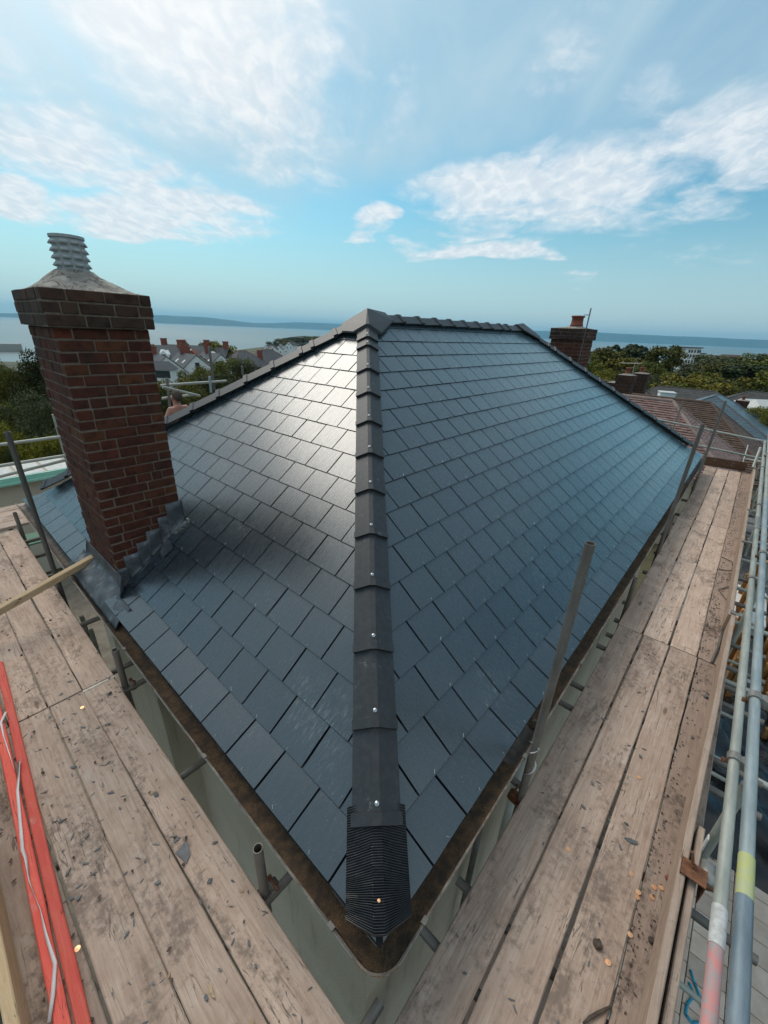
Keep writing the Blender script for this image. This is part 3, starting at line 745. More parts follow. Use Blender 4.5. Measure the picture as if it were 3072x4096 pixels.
# gutters
GZ, GR, GC = -.048, .058, -.026
def gutter_run(name, path, paint_out=True):
    k = 9; out = [(GR * math.cos(math.pi + math.pi * i / (k - 1)), GR * math.sin(math.pi + math.pi * i / (k - 1))) for i in range(k)]
    inn = [((GR - .004) * math.cos(math.pi + math.pi * i / (k - 1)), (GR - .004) * math.sin(math.pi + math.pi * i / (k - 1))) for i in range(k)][::-1]
    bead = [(GR + .004, .0), (GR + .003, .006), (GR - .006, .006)]
    prof = out + bead + inn + [(-GR + .004, .004), (-GR, .004)]
    V, F = sweep(path, prof, True); me = mesh(name, V, F, 'gutter', True); me.materials.append(M['gutter_paint'])
    kk = len(prof)
    for i, f in enumerate(me.polygons):
        if i % kk < k + 1: f.material_index = 1
    o = obj(name, me, house); auto_smooth(o, 50); return o
def lin(a, b, n): return [tuple(np.array(a) + (np.array(b) - np.array(a)) * i / n) for i in range(n + 1)]
AR = .063; cx = GC + AR                                          # corner radius of the gutter centre line
arc = [(cx - AR * math.cos(t), cx - AR * math.sin(t), GZ - .004) for t in np.linspace(0, math.pi / 2, 10)]
def wob(p): return (p[0], p[1], p[2])
gutter_run('gutter', lin((GC, EY + .09, GZ - .006), (GC, .20, GZ), 30))
gutter_run('gutter', lin((.20, GC, GZ), (EX + .1, GC + .012, GZ - .01), 30))
gutter_run('gutter_angle', [(GC, .21, GZ - .004), (GC, .14, GZ - .004)] + arc + [(.14, GC, GZ - .004), (.21, GC, GZ - .004)])
gutter_run('gutter', lin((EX + .03, .1, GZ), (EX + .03, EY + .05, GZ), 3))
for p, ax in [((GC, .205), 1), ((.205, GC), 0), ((GC, 2.62), 1), ((GC, 1.33), 1), ((1.24, GC), 0), ((2.30, GC), 0), ((4.1, GC), 0), ((6.3, GC), 0), ((GC, 4.9), 1)]:
    b = MB(); k = 9; pr = [((GR + .007) * math.cos(math.pi + math.pi * i / (k - 1)), (GR + .007) * math.sin(math.pi + math.pi * i / (k - 1))) for i in range(k)] + [(GR + .009, .010), (GR - .012, .010), (GR - .012, .007), (GR + .002, .004)] + [((GR + .002) * math.cos(2 * math.pi - math.pi * i / (k - 1)), (GR + .002) * math.sin(2 * math.pi - math.pi * i / (k - 1))) for i in range(k)]
    a = np.array((p[0], p[1], GZ)); dv = np.array((0, -.016, 0)) if ax else np.array((.016, 0, 0)); V, F = sweep([a - dv, a + dv], pr, True); n_ = len(pr)
    b.add(V, F + [tuple(range(n_))[::-1], tuple(range(n_, 2 * n_))]); b.make('gutter_clip', 'tube_dark', house)
def silt(path, seed, hmax=.03):
    V = []; F = []; k = 7
    for i, p in enumerate(path):
        a = np.array(path[min(i + 1, len(path) - 1)]) - np.array(path[max(i - 1, 0)]); a /= np.linalg.norm(a); sd_ = np.array((a[1], -a[0], 0)); lv = .012 + hmax * max(0, .5 + .6 * vnoise((p[0] * 2.3 + seed, p[1] * 2.3, 0), seed))
        for j in range(k):
            w = -1 + 2 * j / (k - 1); rr = (GR - .006) * math.cos(math.asin(max(-1, min(1, 1 - lv / (GR - .006))))) ; q = np.array(p) + sd_ * w * rr
            V.append((q[0], q[1], p[2] - GR + .006 + lv * (1 - .25 * (1 - w * w)) + random.uniform(-.003, .003)))
    for i in range(len(path) - 1):
        for j in range(k - 1): F.append((i * k + j, i * k + j + 1, (i + 1) * k + j + 1, (i + 1) * k + j))
    obj('silt', mesh('silt', V, F, 'silt', True), house, kind='stuff')
silt(lin((GC, 3.0, GZ), (GC, .16, GZ), 150) + arc[1:-1] + lin((.16, GC, GZ), (1.15, GC, GZ), 60) , 3, .034)
silt(lin((1.5, GC, GZ), (8.5, GC, GZ), 150), 8, .03)

# soil stack and small pipes on the right-hand wall
b = MB(); sx, sy = 2.55, .20
b.tube((sx, sy, GROUND), (sx, sy, -.16), .055, 16)
for z in (-.45, -.75, -1.25): b.tube((sx, sy, z), (sx, sy, z + .09), .064, 16)
for z, dx in ((-.58, -.11), (-.95, -.11), (-1.12, -.10)): b.tube((sx, sy, z), (sx - .02, sy + dx, z), .026, 12, hollow=.005)
stk = b.make('soil_pipe', 'white_plastic', house); auto_smooth(stk); MB().lathe([(.062, 0), (.062, .05), (.05, .06), (.045, .02)], (sx, sy, -.19), 16).make('pipe_cap', 'tube_dark', stk)
b = MB(); b.tube((1.95, .30, GROUND), (1.95, .30, -.35), .032, 12); b.tube((1.95, .30, -.35), (1.55, GC, -.10), .032, 12); b.make('downpipe', 'tube_dark', house, True)

# chimneys
def split_row(L, kind, r):
    pat = {0: (.232, .232, .155, .232, .232), 1: (.115, .232, .232, .115, .232), 2: (.155, .232, .232, .232, .232), 3: (.20, .115, .115, .06, .14, .232), 4: (.232, .155, .232, .232, .115)}[kind]
    xs = [0.0]
    for p in pat * 3:
        xs.append(xs[-1] + p + r.uniform(-.008, .008))
        if xs[-1] > L - .07: break
    xs[-1] = L; return xs
def chimney(x0, x1, y0, y1, z_start, n_body, n_cap, name_part, separate, seed):
    r = random.Random(seed); H = .0825; W = .105; j = .0055
    zt = z_start + n_body * H + n_cap * H
    core = MB(); core.box((x0 + .006, y0 + .006, -.35), (x1 - .006, y1 - .006, z_start + n_body * H - .001)); core.box((x0 - .034, y0 - .034, z_start + n_body * H), (x1 + .034, y1 + .034, zt - .006))
    ch = core.make(name_part, 'mortar', house)
    masses = {'brick_mass': MB(), 'brick_cap_mass': MB()}
    for c in range(n_body + n_cap):
        e = .040 if c >= n_body else 0.0; X0, X1, Y0, Y1 = x0 - e, x1 + e, y0 - e, y1 + e; z = z_start + c * H; cap = c >= n_body
        rows = []
        kind = [0, 2, 1, 4, 0, 1, 3, 2, 0, 4, 1, 0][(c * 5 + seed) % 12]; k2 = [1, 0, 2, 4, 1, 0][(c + seed) % 6]
        if c % 2 == 0:
            rows += [('near', (X0, Y0), (1, 0), X1 - X0, kind), ('far', (X0, Y1 - W), (1, 0), X1 - X0, k2), ('left', (X0, Y0 + W), (0, 1), Y1 - Y0 - 2 * W, k2), ('right', (X1 - W, Y0 + W), (0, 1), Y1 - Y0 - 2 * W, kind)]
        else:
            rows += [('left', (X0, Y0), (0, 1), Y1 - Y0, k2), ('right', (X1 - W, Y0), (0, 1), Y1 - Y0, kind), ('near', (X0 + W, Y0), (1, 0), X1 - X0 - 2 * W, kind), ('far', (X0 + W, Y1 - W), (1, 0), X1 - X0 - 2 * W, k2)]
        for side, o, d, L, kd in rows:
            xs = split_row(L, kd, r)
            for a, b_ in zip(xs[:-1], xs[1:]):
                l = b_ - a - 2 * j
                if l < .02: continue
                ctr = (a + b_) / 2; cxy = (o[0] + d[0] * ctr + (W / 2 if d[1] else 0), o[1] + d[1] * ctr + (W / 2 if d[0] else 0)); pr = r.uniform(-.0035, .002)
                off = {'near': (0, pr), 'far': (0, -pr), 'left': (pr, 0), 'right': (-pr, 0)}[side]
                hx, hy = (l / 2, W / 2) if d[0] else (W / 2, l / 2)
                lo = (-hx, -hy, -H / 2 + j); hi = (hx, hy, H / 2 - j)
                mw = Matrix.Translation((cxy[0] + off[0], cxy[1] + off[1], z + H / 2 + r.uniform(-.0015, .0015))) @ Matrix.Rotation(r.gauss(0, .007), 4, 'Z') @ Matrix.Rotation(r.gauss(0, .004), 4, 'X')
                if separate and side in ('near', 'left'):
                    MB().bev(lo, hi, .0045).make('brick', 'brick_cap' if cap else 'brick', ch, mw=mw)
                else:
                    q = MB().bev(lo, hi, .0045); masses['brick_cap_mass' if cap else 'brick_mass'].add([tuple(mw @ Vector(v)) for v in q.V], q.F)
    for k, mb in masses.items(): mb.make('bricks', k, ch, kind='stuff')
    return ch, zt
def flaunch(ch, x0, x1, y0, y1, zt, cx_, cy_, r0, h):
    V = []; F = []; n = 28; rings = 7
    for k in range(rings):
        f = k / (rings - 1)
        for i in range(n):
            a = 2 * math.pi * (i + .5) / n; ca, sa = math.cos(a), math.sin(a); q = 1 / max(abs(ca), abs(sa))
            sx_, sy_ = (x0 + x1) / 2 + (x1 - x0 + .062) / 2 * q * ca, (y0 + y1) / 2 + (y1 - y0 + .062) / 2 * q * sa; ix, iy = cx_ + r0 * ca, cy_ + r0 * sa
            g = f ** .85; z = zt - .008 + h * (f ** 1.25); x = sx_ + (ix - sx_) * g; y = sy_ + (iy - sy_) * g
            V.append((x, y, z + (.012 * vnoise((x * 9, y * 9, k), 3) + random.uniform(-.004, .004)) * (1 if 0 < k < rings - 1 else .3)))
    for k in range(rings - 1):
        for i in range(n): F.append((k * n + i, k * n + (i + 1) % n, (k + 1) * n + (i + 1) % n, (k + 1) * n + i))
    F.append(tuple((rings - 1) * n + i for i in range(n)))
    obj('flaunching', mesh('flaunching', V, F, 'flaunching', True), ch)
CX0, CX1, CY0, CY1 = .155, .783, 3.31, 4.10
chim, czt = chimney(CX0, CX1, CY0, CY1, -.066, 28, 3, 'chimney', True, 1)
cxm, cym = .475, 3.74
flaunch(chim, CX0, CX1, CY0, CY1, czt, cxm, cym, .125, .155)
def vent_pot(ch, x, y, z):
    R, Hh = .104, .235; b = MB(); b.lathe([(R + .008, 0), (R + .008, .012), (R, .016), (R, Hh - .022), (R + .010, Hh - .018), (R + .010, Hh), (R - .002, Hh + .002), (R - .012, Hh - .004), (R - .012, Hh - .12)], (x, y, z), 32)
    pot = b.make('vent_pot', 'vent', ch); auto_smooth(pot, 30)
    sc = MB()
    for row in range(4):
        for i in range(9):
            a0 = 2 * math.pi * (i + .5 * 0) / 9; zz = z + .030 + row * .048; k = 8; V = []
            for j in range(k + 1):
                f = j / k * 2 - 1; a = a0 + f * .30; o = .024 * (1 - f * f) ** .6
                for rr, dz in ((R - .001, .034 - .010 * f * f), (R + o * .55, .022), (R + o, .004), (R - .001, -.003)): V.append((x + rr * math.cos(a), y + rr * math.sin(a), zz + dz))
            F = []
            for j in range(k):
                for q in range(3): F.append((j * 4 + q, (j + 1) * 4 + q, (j + 1) * 4 + q + 1, j * 4 + q + 1))
            sc.add(V, [f[::-1] for f in F])
    sc.make('louvre', 'vent', pot, True)
    MB().lathe([(R - .015, 0), (R - .015, .004)], (x, y, z + Hh - .10), 20).make('pot_throat', 'dark', pot)
vent_pot(chim, cxm, cym, czt + .140)

# lead work round the chimney
def chimney_lead():
    for i, (xa, xb, hgt) in enumerate(((.148, .235, .185), (.225, .355, .235), (.345, .445, .245), (.435, .565, .255), (.555, .650, .275), (.640, .795, .300))):
        za, zb_ = roof_z(xa) + .012, roof_z(xb) + .012; top = (za + zb_) / 2 + hgt - .03; n = 5; V = []; F = []
        for j in range(n + 1):
            f = j / n; x = xa + (xb - xa) * f; zbm = za + (zb_ - za) * f
            for k in range(5):
                g = k / 4; z = zbm + (top - zbm) * g; V.append((x + .004 * math.sin(k + i), CY0 - .008 - .004 * (i % 2) - .006 * abs(vnoise((x * 30, z * 30, i), i)), z))
            V.append((x + .01, CY0 - .05 - .006 * vnoise((x * 40, 0, 0), i), zbm + .012))
        for j in range(n):
            for k in range(4): F.append((j * 6 + k, (j + 1) * 6 + k, (j + 1) * 6 + k + 1, j * 6 + k + 1))
            F.append((j * 6 + 5, (j + 1) * 6 + 5, (j + 1) * 6, j * 6))
        o = obj('lead_flashing', mesh('lead_flashing', V, F, 'lead', True), chim); md = o.modifiers.new('thick', 'SOLIDIFY'); md.thickness = .003; md.offset = 0
    # dressed apron: from the gutter up on to the chimney's left face
    V = []; F = []; nu, nv = 40, 16
    prof = [(-.050, -.060), (-.026, -.028), (.000, .014), (.035, .034), (.085, .060), (.125, .085), (.140, .102), (.147, .135), (.148, .205), (.148, .245)]
    ps = np.array(prof); tt = np.linspace(0, 1, len(ps))
    for i in range(nu + 1):
        y = 2.93 + (4.30 - 2.93) * i / nu
        for j in range(nv + 1):
            f = j / nv; x = np.interp(f, tt, ps[:, 0]); z = np.interp(f, tt, ps[:, 1])
            outside = max(0, 3.20 - y) / .27 + max(0, y - 4.20) / .1
            if outside > 0:
                lim = .085 if y < 3.25 else .12
                if x > lim: x, z = lim + (x - lim) * .08, roof_z(max(0, lim)) + .03 + (x - lim) * .1
            amp = .016 if .1 < f < .62 else .004
            V.append((x - amp * .4 * vnoise((y * 11, f * 9, 2), 5), y + .008 * vnoise((f * 9, y * 4, 1), 2), z + amp * vnoise((y * 13, f * 7, 0), 9)))
    for i in range(nu):
        for j in range(nv): F.append((i * (nv + 1) + j, i * (nv + 1) + j + 1, (i + 1) * (nv + 1) + j + 1, (i + 1) * (nv + 1) + j))
    o = obj('lead_apron', mesh('lead_apron', V, [f[::-1] for f in F], 'lead', True), chim); md = o.modifiers.new('thick', 'SOLIDIFY'); md.thickness = .003; md.offset = 0
    b = MB(); p = np.array((.60, 3.20, roof_z(.60) + .028)); b.add([p + np.array(q) for q in ((0, 0, 0), (-.10, .01, -.070), (-.12, -.075, -.085), (-.02, -.085, -.012), (.0, .06, .02), (-.06, .07, -.03))], [(0, 1, 2, 3), (0, 4, 5, 1)])
    o = b.make('lead_clip', 'lead', chim); md = o.modifiers.new('thick', 'SOLIDIFY'); md.thickness = .003
    b = MB()
    for i in range(26): q = np.array((.70 + random.uniform(-.03, .12), 3.27 + random.uniform(-.055, .01), 0)); s_ = random.uniform(.004, .012); q[2] = roof_z(q[0]) + .016; b.bev(q - s_, q + s_ * np.array((1.3, 1, .8)), s_ * .4)
    b.make('mortar_crumbs', 'flaunching', chim, kind='stuff')
chimney_lead()
ch2, c2t = chimney(10.20, 10.83, 2.86, 3.66, -.02, 28, 3, 'chimney', False, 4)
flaunch(ch2, 10.20, 10.83, 2.86, 3.66, c2t, 10.5, 3.22, .15, .05)
b = MB(); b.lathe([(.14, 0), (.15, .05), (.135, .07), (.128, .20), (.15, .21), (.15, .245), (.125, .25), (.12, .1)], (10.5, 3.22, c2t + .03), 20); b.make('chimney_pot', 'terracotta', ch2, True)
b = MB(); b.tube((10.17, 2.90, 1.4), (10.14, 2.86, c2t + .42), .014, 8); b.tube((10.14, 2.86, c2t + .28), (10.12, 2.98, c2t + .28), .008, 6); b.make('aerial_pole', 'tube_dark', ch2)

# ------------------------------------------------------------------ scaffold boards
BZ = -.42; BT = .038
board_cache = {}
def plank_mesh(L, W, T, mat, seed, name='scaffold_board'):
    """plank along +X from 0 to L, top at z = 0, worn edges"""
    r = random.Random(seed); n = max(6, int(L / .16)); V = []; F = []; c = .005
    prof = [(-W / 2, -T + c), (-W / 2 + c, -T), (W / 2 - c, -T), (W / 2, -T + c), (W / 2, -c), (W / 2 - c, 0), (W / 6, -.0008), (-W / 6, -.0008), (-W / 2 + c, 0), (-W / 2, -c)]
    k = len(prof); ph = r.uniform(0, 9)
    for i in range(n + 1):
        x = L * i / n; wo = .0022 * math.sin(x * 1.9 + ph) + r.uniform(-.0012, .0012); wr = r.uniform(-.0012, .0012); zz = .0015 * math.sin(x * 2.7 + ph * 2)
        if i in (0, n): x += r.uniform(-.002, .002)
        for y, z in prof: V.append((x, y + wo + (wr if y > 0 else -wr), z + zz))
    for i in range(n): F += [(i * k + j, (i + 1) * k + j, (i + 1) * k + (j + 1) % k, i * k + (j + 1) % k) for j in range(k)]
    F += [tuple(range(k)), tuple(n * k + j for j in range(k))[::-1]]
    return mesh(name, V, F, mat)
def board(p, ang, L, label, group, mat='board', W=.2165, band=(True, True), z=BZ, tilt=0.0, name='scaffold_board', cat='scaffold board', T=BT, roll=0.0):
    global board_n
    board_n += 1
    mw = Matrix.Translation((p[0], p[1], z)) @ Matrix.Rotation(ang, 4, 'Z') @ Matrix.Rotation(-tilt, 4, 'Y') @ Matrix.Rotation(roll, 4, 'X')
    o = obj(name, plank_mesh(L, W, T, mat, board_n, name), None, mw); tag(o, label, cat, group)
    for i, on in enumerate(band):
        if on:
            x0, x1 = ((-.0015, .022) if i == 0 else (L - .022, L + .0015)); bb = MB().box((x0, -W / 2 - .0025, -T - .0015), (x1, W / 2 + .0025, .0022))
            bb.make('end_band', 'coupler', o, mw=Matrix(), local=True)
    return o
board_n = 0; NB2 = (False, False)
ORD = ['first', 'second', 'third', 'fourth']
PI = math.pi
for i, yc in enumerate((-.230, -.4615, -.694, -.921)):            # along the right-hand eave
    mt = 'board_muddy' if i == 3 else 'board'; nm = ORD[i] + ' board out from the gutter'
    dy = (.006, .0, -.005, .0)[i]
    board((-.14, yc), rad(-.15), 3.772, f'weathered scaffold board beside the hip corner, {nm}', 'boards by the hip corner', mt, band=NB2)
    if i == 0:
        board((3.643, yc), rad(.2), 1.07, 'short stained scaffold board against the gutter, between two board joints', 'short board', mt, band=(False, False))
        board((4.722, yc), rad(.1), 2.84, f'stained scaffold board midway along the long eave, {nm}', 'mid eave boards', mt, band=NB2)
    else: board((3.643, yc), rad(.1 * (i - 1)), 3.92, f'weathered scaffold board midway along the long eave, {nm}', 'mid eave boards', mt, band=NB2)
    board((7.575, yc), rad(.25), 4.28, f'weathered scaffold board at the brown end board, {nm}', 'boards at the far end of the long eave', mt, band=NB2)
for i, xc in enumerate((-.265, -.4915, -.716, -.944)):            # along the left-hand eave
    mt = 'board_muddy' if i in (3,) else 'board'; nm = ORD[i] + ' board out from the gutter'
    board((xc, -1.06), rad(90 + (.12, 0, -.05, 0)[i]), 3.90, f'scaffold board beside the red laths near the broken slate, {nm}', 'boards beside the red laths', mt, band=(False, i == 0))
    board((xc - .004, 2.850), rad(90 + (.05, .1, 0, 0)[i]), 3.82, f'scaffold board under the propped batten by the brick chimney, {nm}', 'boards below the chimney', mt, z=BZ + .006, band=NB2)
for i, yc in enumerate((6.95, 7.18, 7.41, 7.64)):
    for j, x0 in enumerate((-1.2, 2.72, 6.64)):
        board((x0, yc), 0, 3.90, 'pale scaffold board on the platform behind the roof', 'boards behind the roof', 'board', band=NB2)
for i in range(4):                                               # lower lift glimpsed through the slots
    for j, x0 in enumerate((-.1, 3.85)): board((x0, -.23 - .231 * i), 0, 3.9, 'scaffold board on the lift below, seen through the slots', 'boards on the lift below', 'board_muddy', z=-2.45, band=NB2)
tb = 'toe boards on edge'
board((-.62, -.914), rad(-1.05), 4.93, 'long toe board on edge with a rusty clip gripping it', tb, 'toe', z=BZ + .113, roll=PI / 2, name='toe_board', cat='toe board', T=.036, band=(False, False))
board((4.28, -.975), rad(-.1), 3.95, 'toe board on edge midway along, held by pale steel clips', tb, 'toe', z=BZ + .113, roll=PI / 2, name='toe_board', cat='toe board', T=.036, band=(False, False))
board((8.10, -.985), rad(-.1), 3.85, 'far toe board on edge next to the brown end board', tb, 'toe', z=BZ + .113, roll=PI / 2, name='toe_board', cat='toe board', T=.036, band=(False, False))
board((-.62, -.966), rad(-1.05), 2.30, 'second toe board doubled behind the rusty clip', tb, 'toe', z=BZ + .080, roll=PI / 2, name='toe_board', cat='toe board', T=.034, band=(False, False))
board((11.90, -.04), rad(-82), .80, 'dark brown board standing on edge across the platform end', 'end board', 'brown_board', z=BZ + .113, roll=PI / 2, name='end_board', cat='board', T=.03, band=(False, False))
board((-1.035, -1.0), rad(90.2), 4.2, 'pale toe board on edge outside the red laths', tb, 'batten', z=BZ + .105, roll=PI / 2, name='toe_board', cat='toe board', T=.045, band=(False, False))
# red laths
board((-.945, -.2), rad(90 - 2.55), 3.85, 'red painted lath with white ribbon twisted along it', 'red laths', 'red', W=.050, T=.028, z=BZ + .0285, band=(False, False), name='red_lath', cat='lath')
board((-1.003, -.2), rad(90 - 2.35), 3.6, 'red painted lath lying outside its twin', 'red laths', 'red', W=.054, T=.032, z=BZ + .0325, band=(False, False), name='red_lath', cat='lath')
# pale batten propped from the boards on to the lead at the chimney foot
pa = np.array((.135, 4.06, .115)); pb = np.array((-1.75, 3.985, BZ + .03)); dd = pb - pa; Lb = float(np.linalg.norm(dd))
o = obj('timber_batten', plank_mesh(Lb, .072, .062, 'batten', 900, 'timber_batten'), None, Matrix.Translation(pa) @ Vector(dd).to_track_quat('X', 'Z').to_matrix().to_4x4())
tag(o, 'pale timber batten propped from the boards against the brick chimney', 'batten')

def ribbon(name, pts, w, label):
    V = []; F = []; n = len(pts)
    for i, p in enumerate(pts):
        p = np.array(p); a = np.array(pts[min(i + 1, n - 1)]) - np.array(pts[max(i - 1, 0)]); a = a / np.linalg.norm(a); tw = i * .55; s_ = np.cross(a, (0, 0, 1)); s_ /= max(1e-6, np.linalg.norm(s_)); u_ = np.cross(s_, a); sd_ = s_ * math.cos(tw) * 1 + u_ * math.sin(tw) * .5
        V += [p - sd_ * w / 2, p + sd_ * w / 2]
    F = [(2 * i, 2 * i + 1, 2 * i + 3, 2 * i + 2) for i in range(n - 1)]
    o = obj(name, mesh(name, V, F, 'ribbon', True)); md = o.modifiers.new('thick', 'SOLIDIFY'); md.thickness = .0015; tag(o, label, 'ribbon')
k_ = 1300 / 1659
rp = [(30, 315), (5, 370), (20, 440), (75, 620), (100, 560), (90, 720), (115, 1020), (130, 1060), (150, 1180), (205, 1330), (235, 1460), (280, 1600), (270, 1760), (250, 1900)]
ribbon('ribbon', [at_z((k_ * x, 2600 + k_ * y), BZ + .043 + .006 * math.sin(i * 2.1)) for i, (x, y) in enumerate(rp)], .016, 'white ribbon lying along the red laths')

# ------------------------------------------------------------------ scaffold frame
frame_t = thing('scaffold', 'tube and coupler scaffold standing round the house', 'scaffold', (-.13, -.13, GROUND))
TR = .02415
def tube(a, b, mat='tube', name='tube', hollow=False, r=TR):
    a = np.array(a, float); b = np.array(b, float); L = float(np.linalg.norm(b - a)); mb = MB().tube((0, 0, 0), (0, 0, L), r, 18, hollow=.004 if hollow else 0.0)
    o = mb.make(name, mat, frame_t, mw=Matrix.Translation(a) @ Vector(b - a).to_track_quat('Z', 'Y').to_matrix().to_4x4()); auto_smooth(o, 40); return o
def coupler(p, ax, other, mat='coupler', bolt='rust'):
    """band round a tube with a second saddle and two flange bolts"""
    p = np.array(p, float); ax = np.array(ax, float); other = np.array(other, float); b = MB(); b.tube(p - ax * .026, p + ax * .026, .034, 14)
    q = p + other * .052; cr = np.cross(ax, other); cr /= np.linalg.norm(cr); b.tube(q - cr * .026, q + cr * .026, .033, 14); b.tube(p + other * .02, q - other * .02, .022, 8)
    c = b.make('coupler', mat, frame_t); auto_smooth(c, 40)
    bl = MB(); s_ = cr * .040
    bl.tube(p + s_ - other * .045, p + s_ + other * .05, .008, 8); bl.tube(p + s_ - other * .045, p + s_ - other * .03, .014, 6); bl.tube(q + ax * .040 - cr * .05, q + ax * .04 + cr * .04, .008, 8); bl.tube(q + ax * .040 + cr * .025, q + ax * .04 + cr * .04, .014, 6)
    bl.make('bolt', bolt, c)
# inner standards (between gutter and boards)
for x, top in ((1.285, 1.43), (5.75, 1.40), (9.35, 1.36)): tube((x, -.118, GROUND), (x + (.02 if x > 2 else 0), -.112, top), 'tube_rusty', hollow=True)
tube((4.05, -.105, GROUND), (4.05, -.105, -.05), 'tube_rusty', hollow=True); tube((6.6, -.100, GROUND), (6.6, -.10, -.10), 'tube_rusty', hollow=True)
tube((-.125, 4.66, GROUND), (-.128, 4.65, 1.31), 'tube_dark', hollow=True)
tube((-.128, 2.70, GROUND), (-.130, 2.695, -.07), 'tube_rusty', hollow=True); tube((-.128, .69, GROUND), (-.130, .69, -.05), 'tube_rusty', hollow=True)
tube((-.10, 6.55, GROUND), (-.12, 6.75, -.20), 'tube_rusty', hollow=True)
# outer standards
for x in (1.72, 4.25, 6.85, 9.4, 12.0): tube((x, -1.06, GROUND), (x, -1.06, .18 if x < 2 else .62), 'tube')
for y in (-1.06, 1.2, 3.4, 5.6, 7.9): tube((-1.16, y, GROUND), (-1.16, y, .5 if y > 7 else -.1), 'tube')
# guard rails on the right: lower and upper
RY = -.985
xa = float(at_y((2876, 3773), RY)[0]); xb = float(at_y((2990, 3580), RY)[0])
tube((-1.4, RY, .235), (xa, RY, .243), 'pink_paint'); tube((xa - .002, RY, .243), (xa + .15, RY, .245), 'white_tape', r=.0262); tube((xa, RY, .243), (6.1, RY, .262), 'tube'); tube((6.0, RY, .262), (12.4, RY, .275), 'tube', r=.0243)
tube((5.75, RY, .2615), (6.25, RY, .2625), 'coupler', 'sleeve', r=.030)
tube((-1.4, RY, .500), (xb, RY, .505), 'tube_slate', r=.0265); tube((xb - .01, RY, .505), (xb + .17, RY, .507), 'yellow_tape', r=.0262); tube((xb, RY, .505), (6.4, RY, .515), 'tube_blue'); tube((6.3, RY, .515), (12.4, RY, .525), 'tube')
coupler((1.78, RY, .248), (1, 0, 0), (0, -1, 0)); coupler((4.25, RY, .255), (1, 0, 0), (0, -1, 0)); coupler((6.85, RY, .265), (1, 0, 0), (0, -1, 0)); coupler((9.4, RY, .27), (1, 0, 0), (0, -1, 0)); coupler((12, RY, .27), (1, 0, 0), (0, -1, 0))
coupler((2.02, RY, .508), (1, 0, 0), (0, -1, 0)); coupler((9.4, RY, .52), (1, 0, 0), (0, -1, 0)); coupler((4.3, RY, .512), (1, 0, 0), (0, -1, 0))
# ledgers and transoms under the boards
for y in (-.19, -1.02): tube((-1.3, y, BZ - BT - .075), (12.3, y, BZ - BT - .075), 'tube_dark')
for x in (-.20, -1.08): tube((x, -1.3, BZ - BT - .080), (x, 7.9, BZ - BT - .080), 'tube_dark')
for x in (.62, 1.36, 2.25, 2.53, 3.21, 3.46, 3.78, 4.21, 5.16, 5.9, 6.7, 7.3, 7.85, 8.8, 9.8, 10.8, 11.7): tube((x, -1.32, BZ - BT - .026), (x + .01, random.choice((-.06, -.04, .02)), BZ - BT - .026), 'tube_rusty' if x < 6 else 'tube_dark', hollow=True)
tube((.30, -1.2, BZ - BT - .026), (.33, .05, BZ - BT - .026), 'tube_rusty', hollow=True)
for y, e in ((.665, .34), (1.645, .36), (2.683, .30), (2.97, .12), (3.86, .12), (5.1, .25), (5.75, .25), (6.3, .2), (-.02, .0)): tube((-1.3, y, BZ - BT - .026), (e, y - .005, BZ - BT - .026), 'tube_rusty', hollow=True)
coupler((-.13, 2.695, -.485), (0, 0, 1), (1, 0, 0), 'tube_dark'); coupler((-.13, .69, -.485), (0, 0, 1), (1, 0, 0), 'tube_dark'); coupler((1.285, -.118, -.50), (0, 0, 1), (0, 1, 0), 'rust')
for x in (2.9, 3.9): tube((x, -1.02, -1.2), (x + .9, -1.02, -2.4), 'tube')
for z in (-2.55, -1.5): tube((-1.3, -1.10, z), (12.3, -1.10, z), 'tube'); 
for z in (-2.55,): tube((-1.3, -.16, z), (12.3, -.16, z), 'tube_dark')
for x in (1.0, 2.2, 3.4, 4.6, 5.8, 7.2, 8.6): tube((x, -1.62, -2.5), (x, -.1, -2.5), 'tube')
for x, l in ((2.55, .45), (3.55, .5), (4.7, .4), (5.6, .5), (6.6, .35), (7.5, .5), (8.4, .4)): tube((x, -1.0 - l, BZ - BT - .026), (x, -.95, BZ - BT - .026), 'tube')
# platform behind: rails, posts, tall pole by the person
for z in (.62, .32): tube((-1.4, 7.40, z - .02), (5.6, 7.40, z + .02), 'tube')
tube((-1.2, 7.35, .05), (1.6, 7.42, .33), 'tube')
for x in (-1.1, .75): tube((x, 7.46, GROUND), (x, 7.46, .95), 'tube')
def back_tube(p1, p2, y1, y2, mat='tube'): tube(at_y(p1, y1), at_y(p2, y2), mat)
back_tube((642, 1542), (905, 1524), 7.6, 7.6); back_tube((650, 1548), (800, 1584), 7.3, 7.3); back_tube((648, 1594), (770, 1580), 7.6, 7.6); back_tube((667, 1512), (682, 1640), 7.55, 7.55, 'tube_rusty'); back_tube((836, 1387), (858, 1560), 7.65, 7.65, 'tube_rusty'); back_tube((838, 1505), (845, 1570), 7.5, 7.5, 'tube_blue'); back_tube((968, 1464), (972, 1500), 7.65, 7.65, 'tube_rusty')
# cross platform beyond the far end of the long eave
tube((12.35, -1.2, .27), (12.15, 3.4, .62), 'tube'); tube((12.35, -1.1, .50 - .72 + .1), (12.2, 2.9, .12), 'tube')
back_tube((2904, 1602), (2770, 1960), -.10, -.13, 'tube_dark') if False else None
back_tube((2733, 1602), (2690, 1722), 1.15, 1.15, 'tube_rusty')
for p1, p2 in (((2992, 1781), (2972, 1848)), ((3042, 1790), (3012, 1870))): back_tube(p1, p2, -.9, -.9)
back_tube((2930, 1790), (3060, 1818), -.8, -1.0); back_tube((2945, 1828), (3050, 1848), -.85, -1.0)
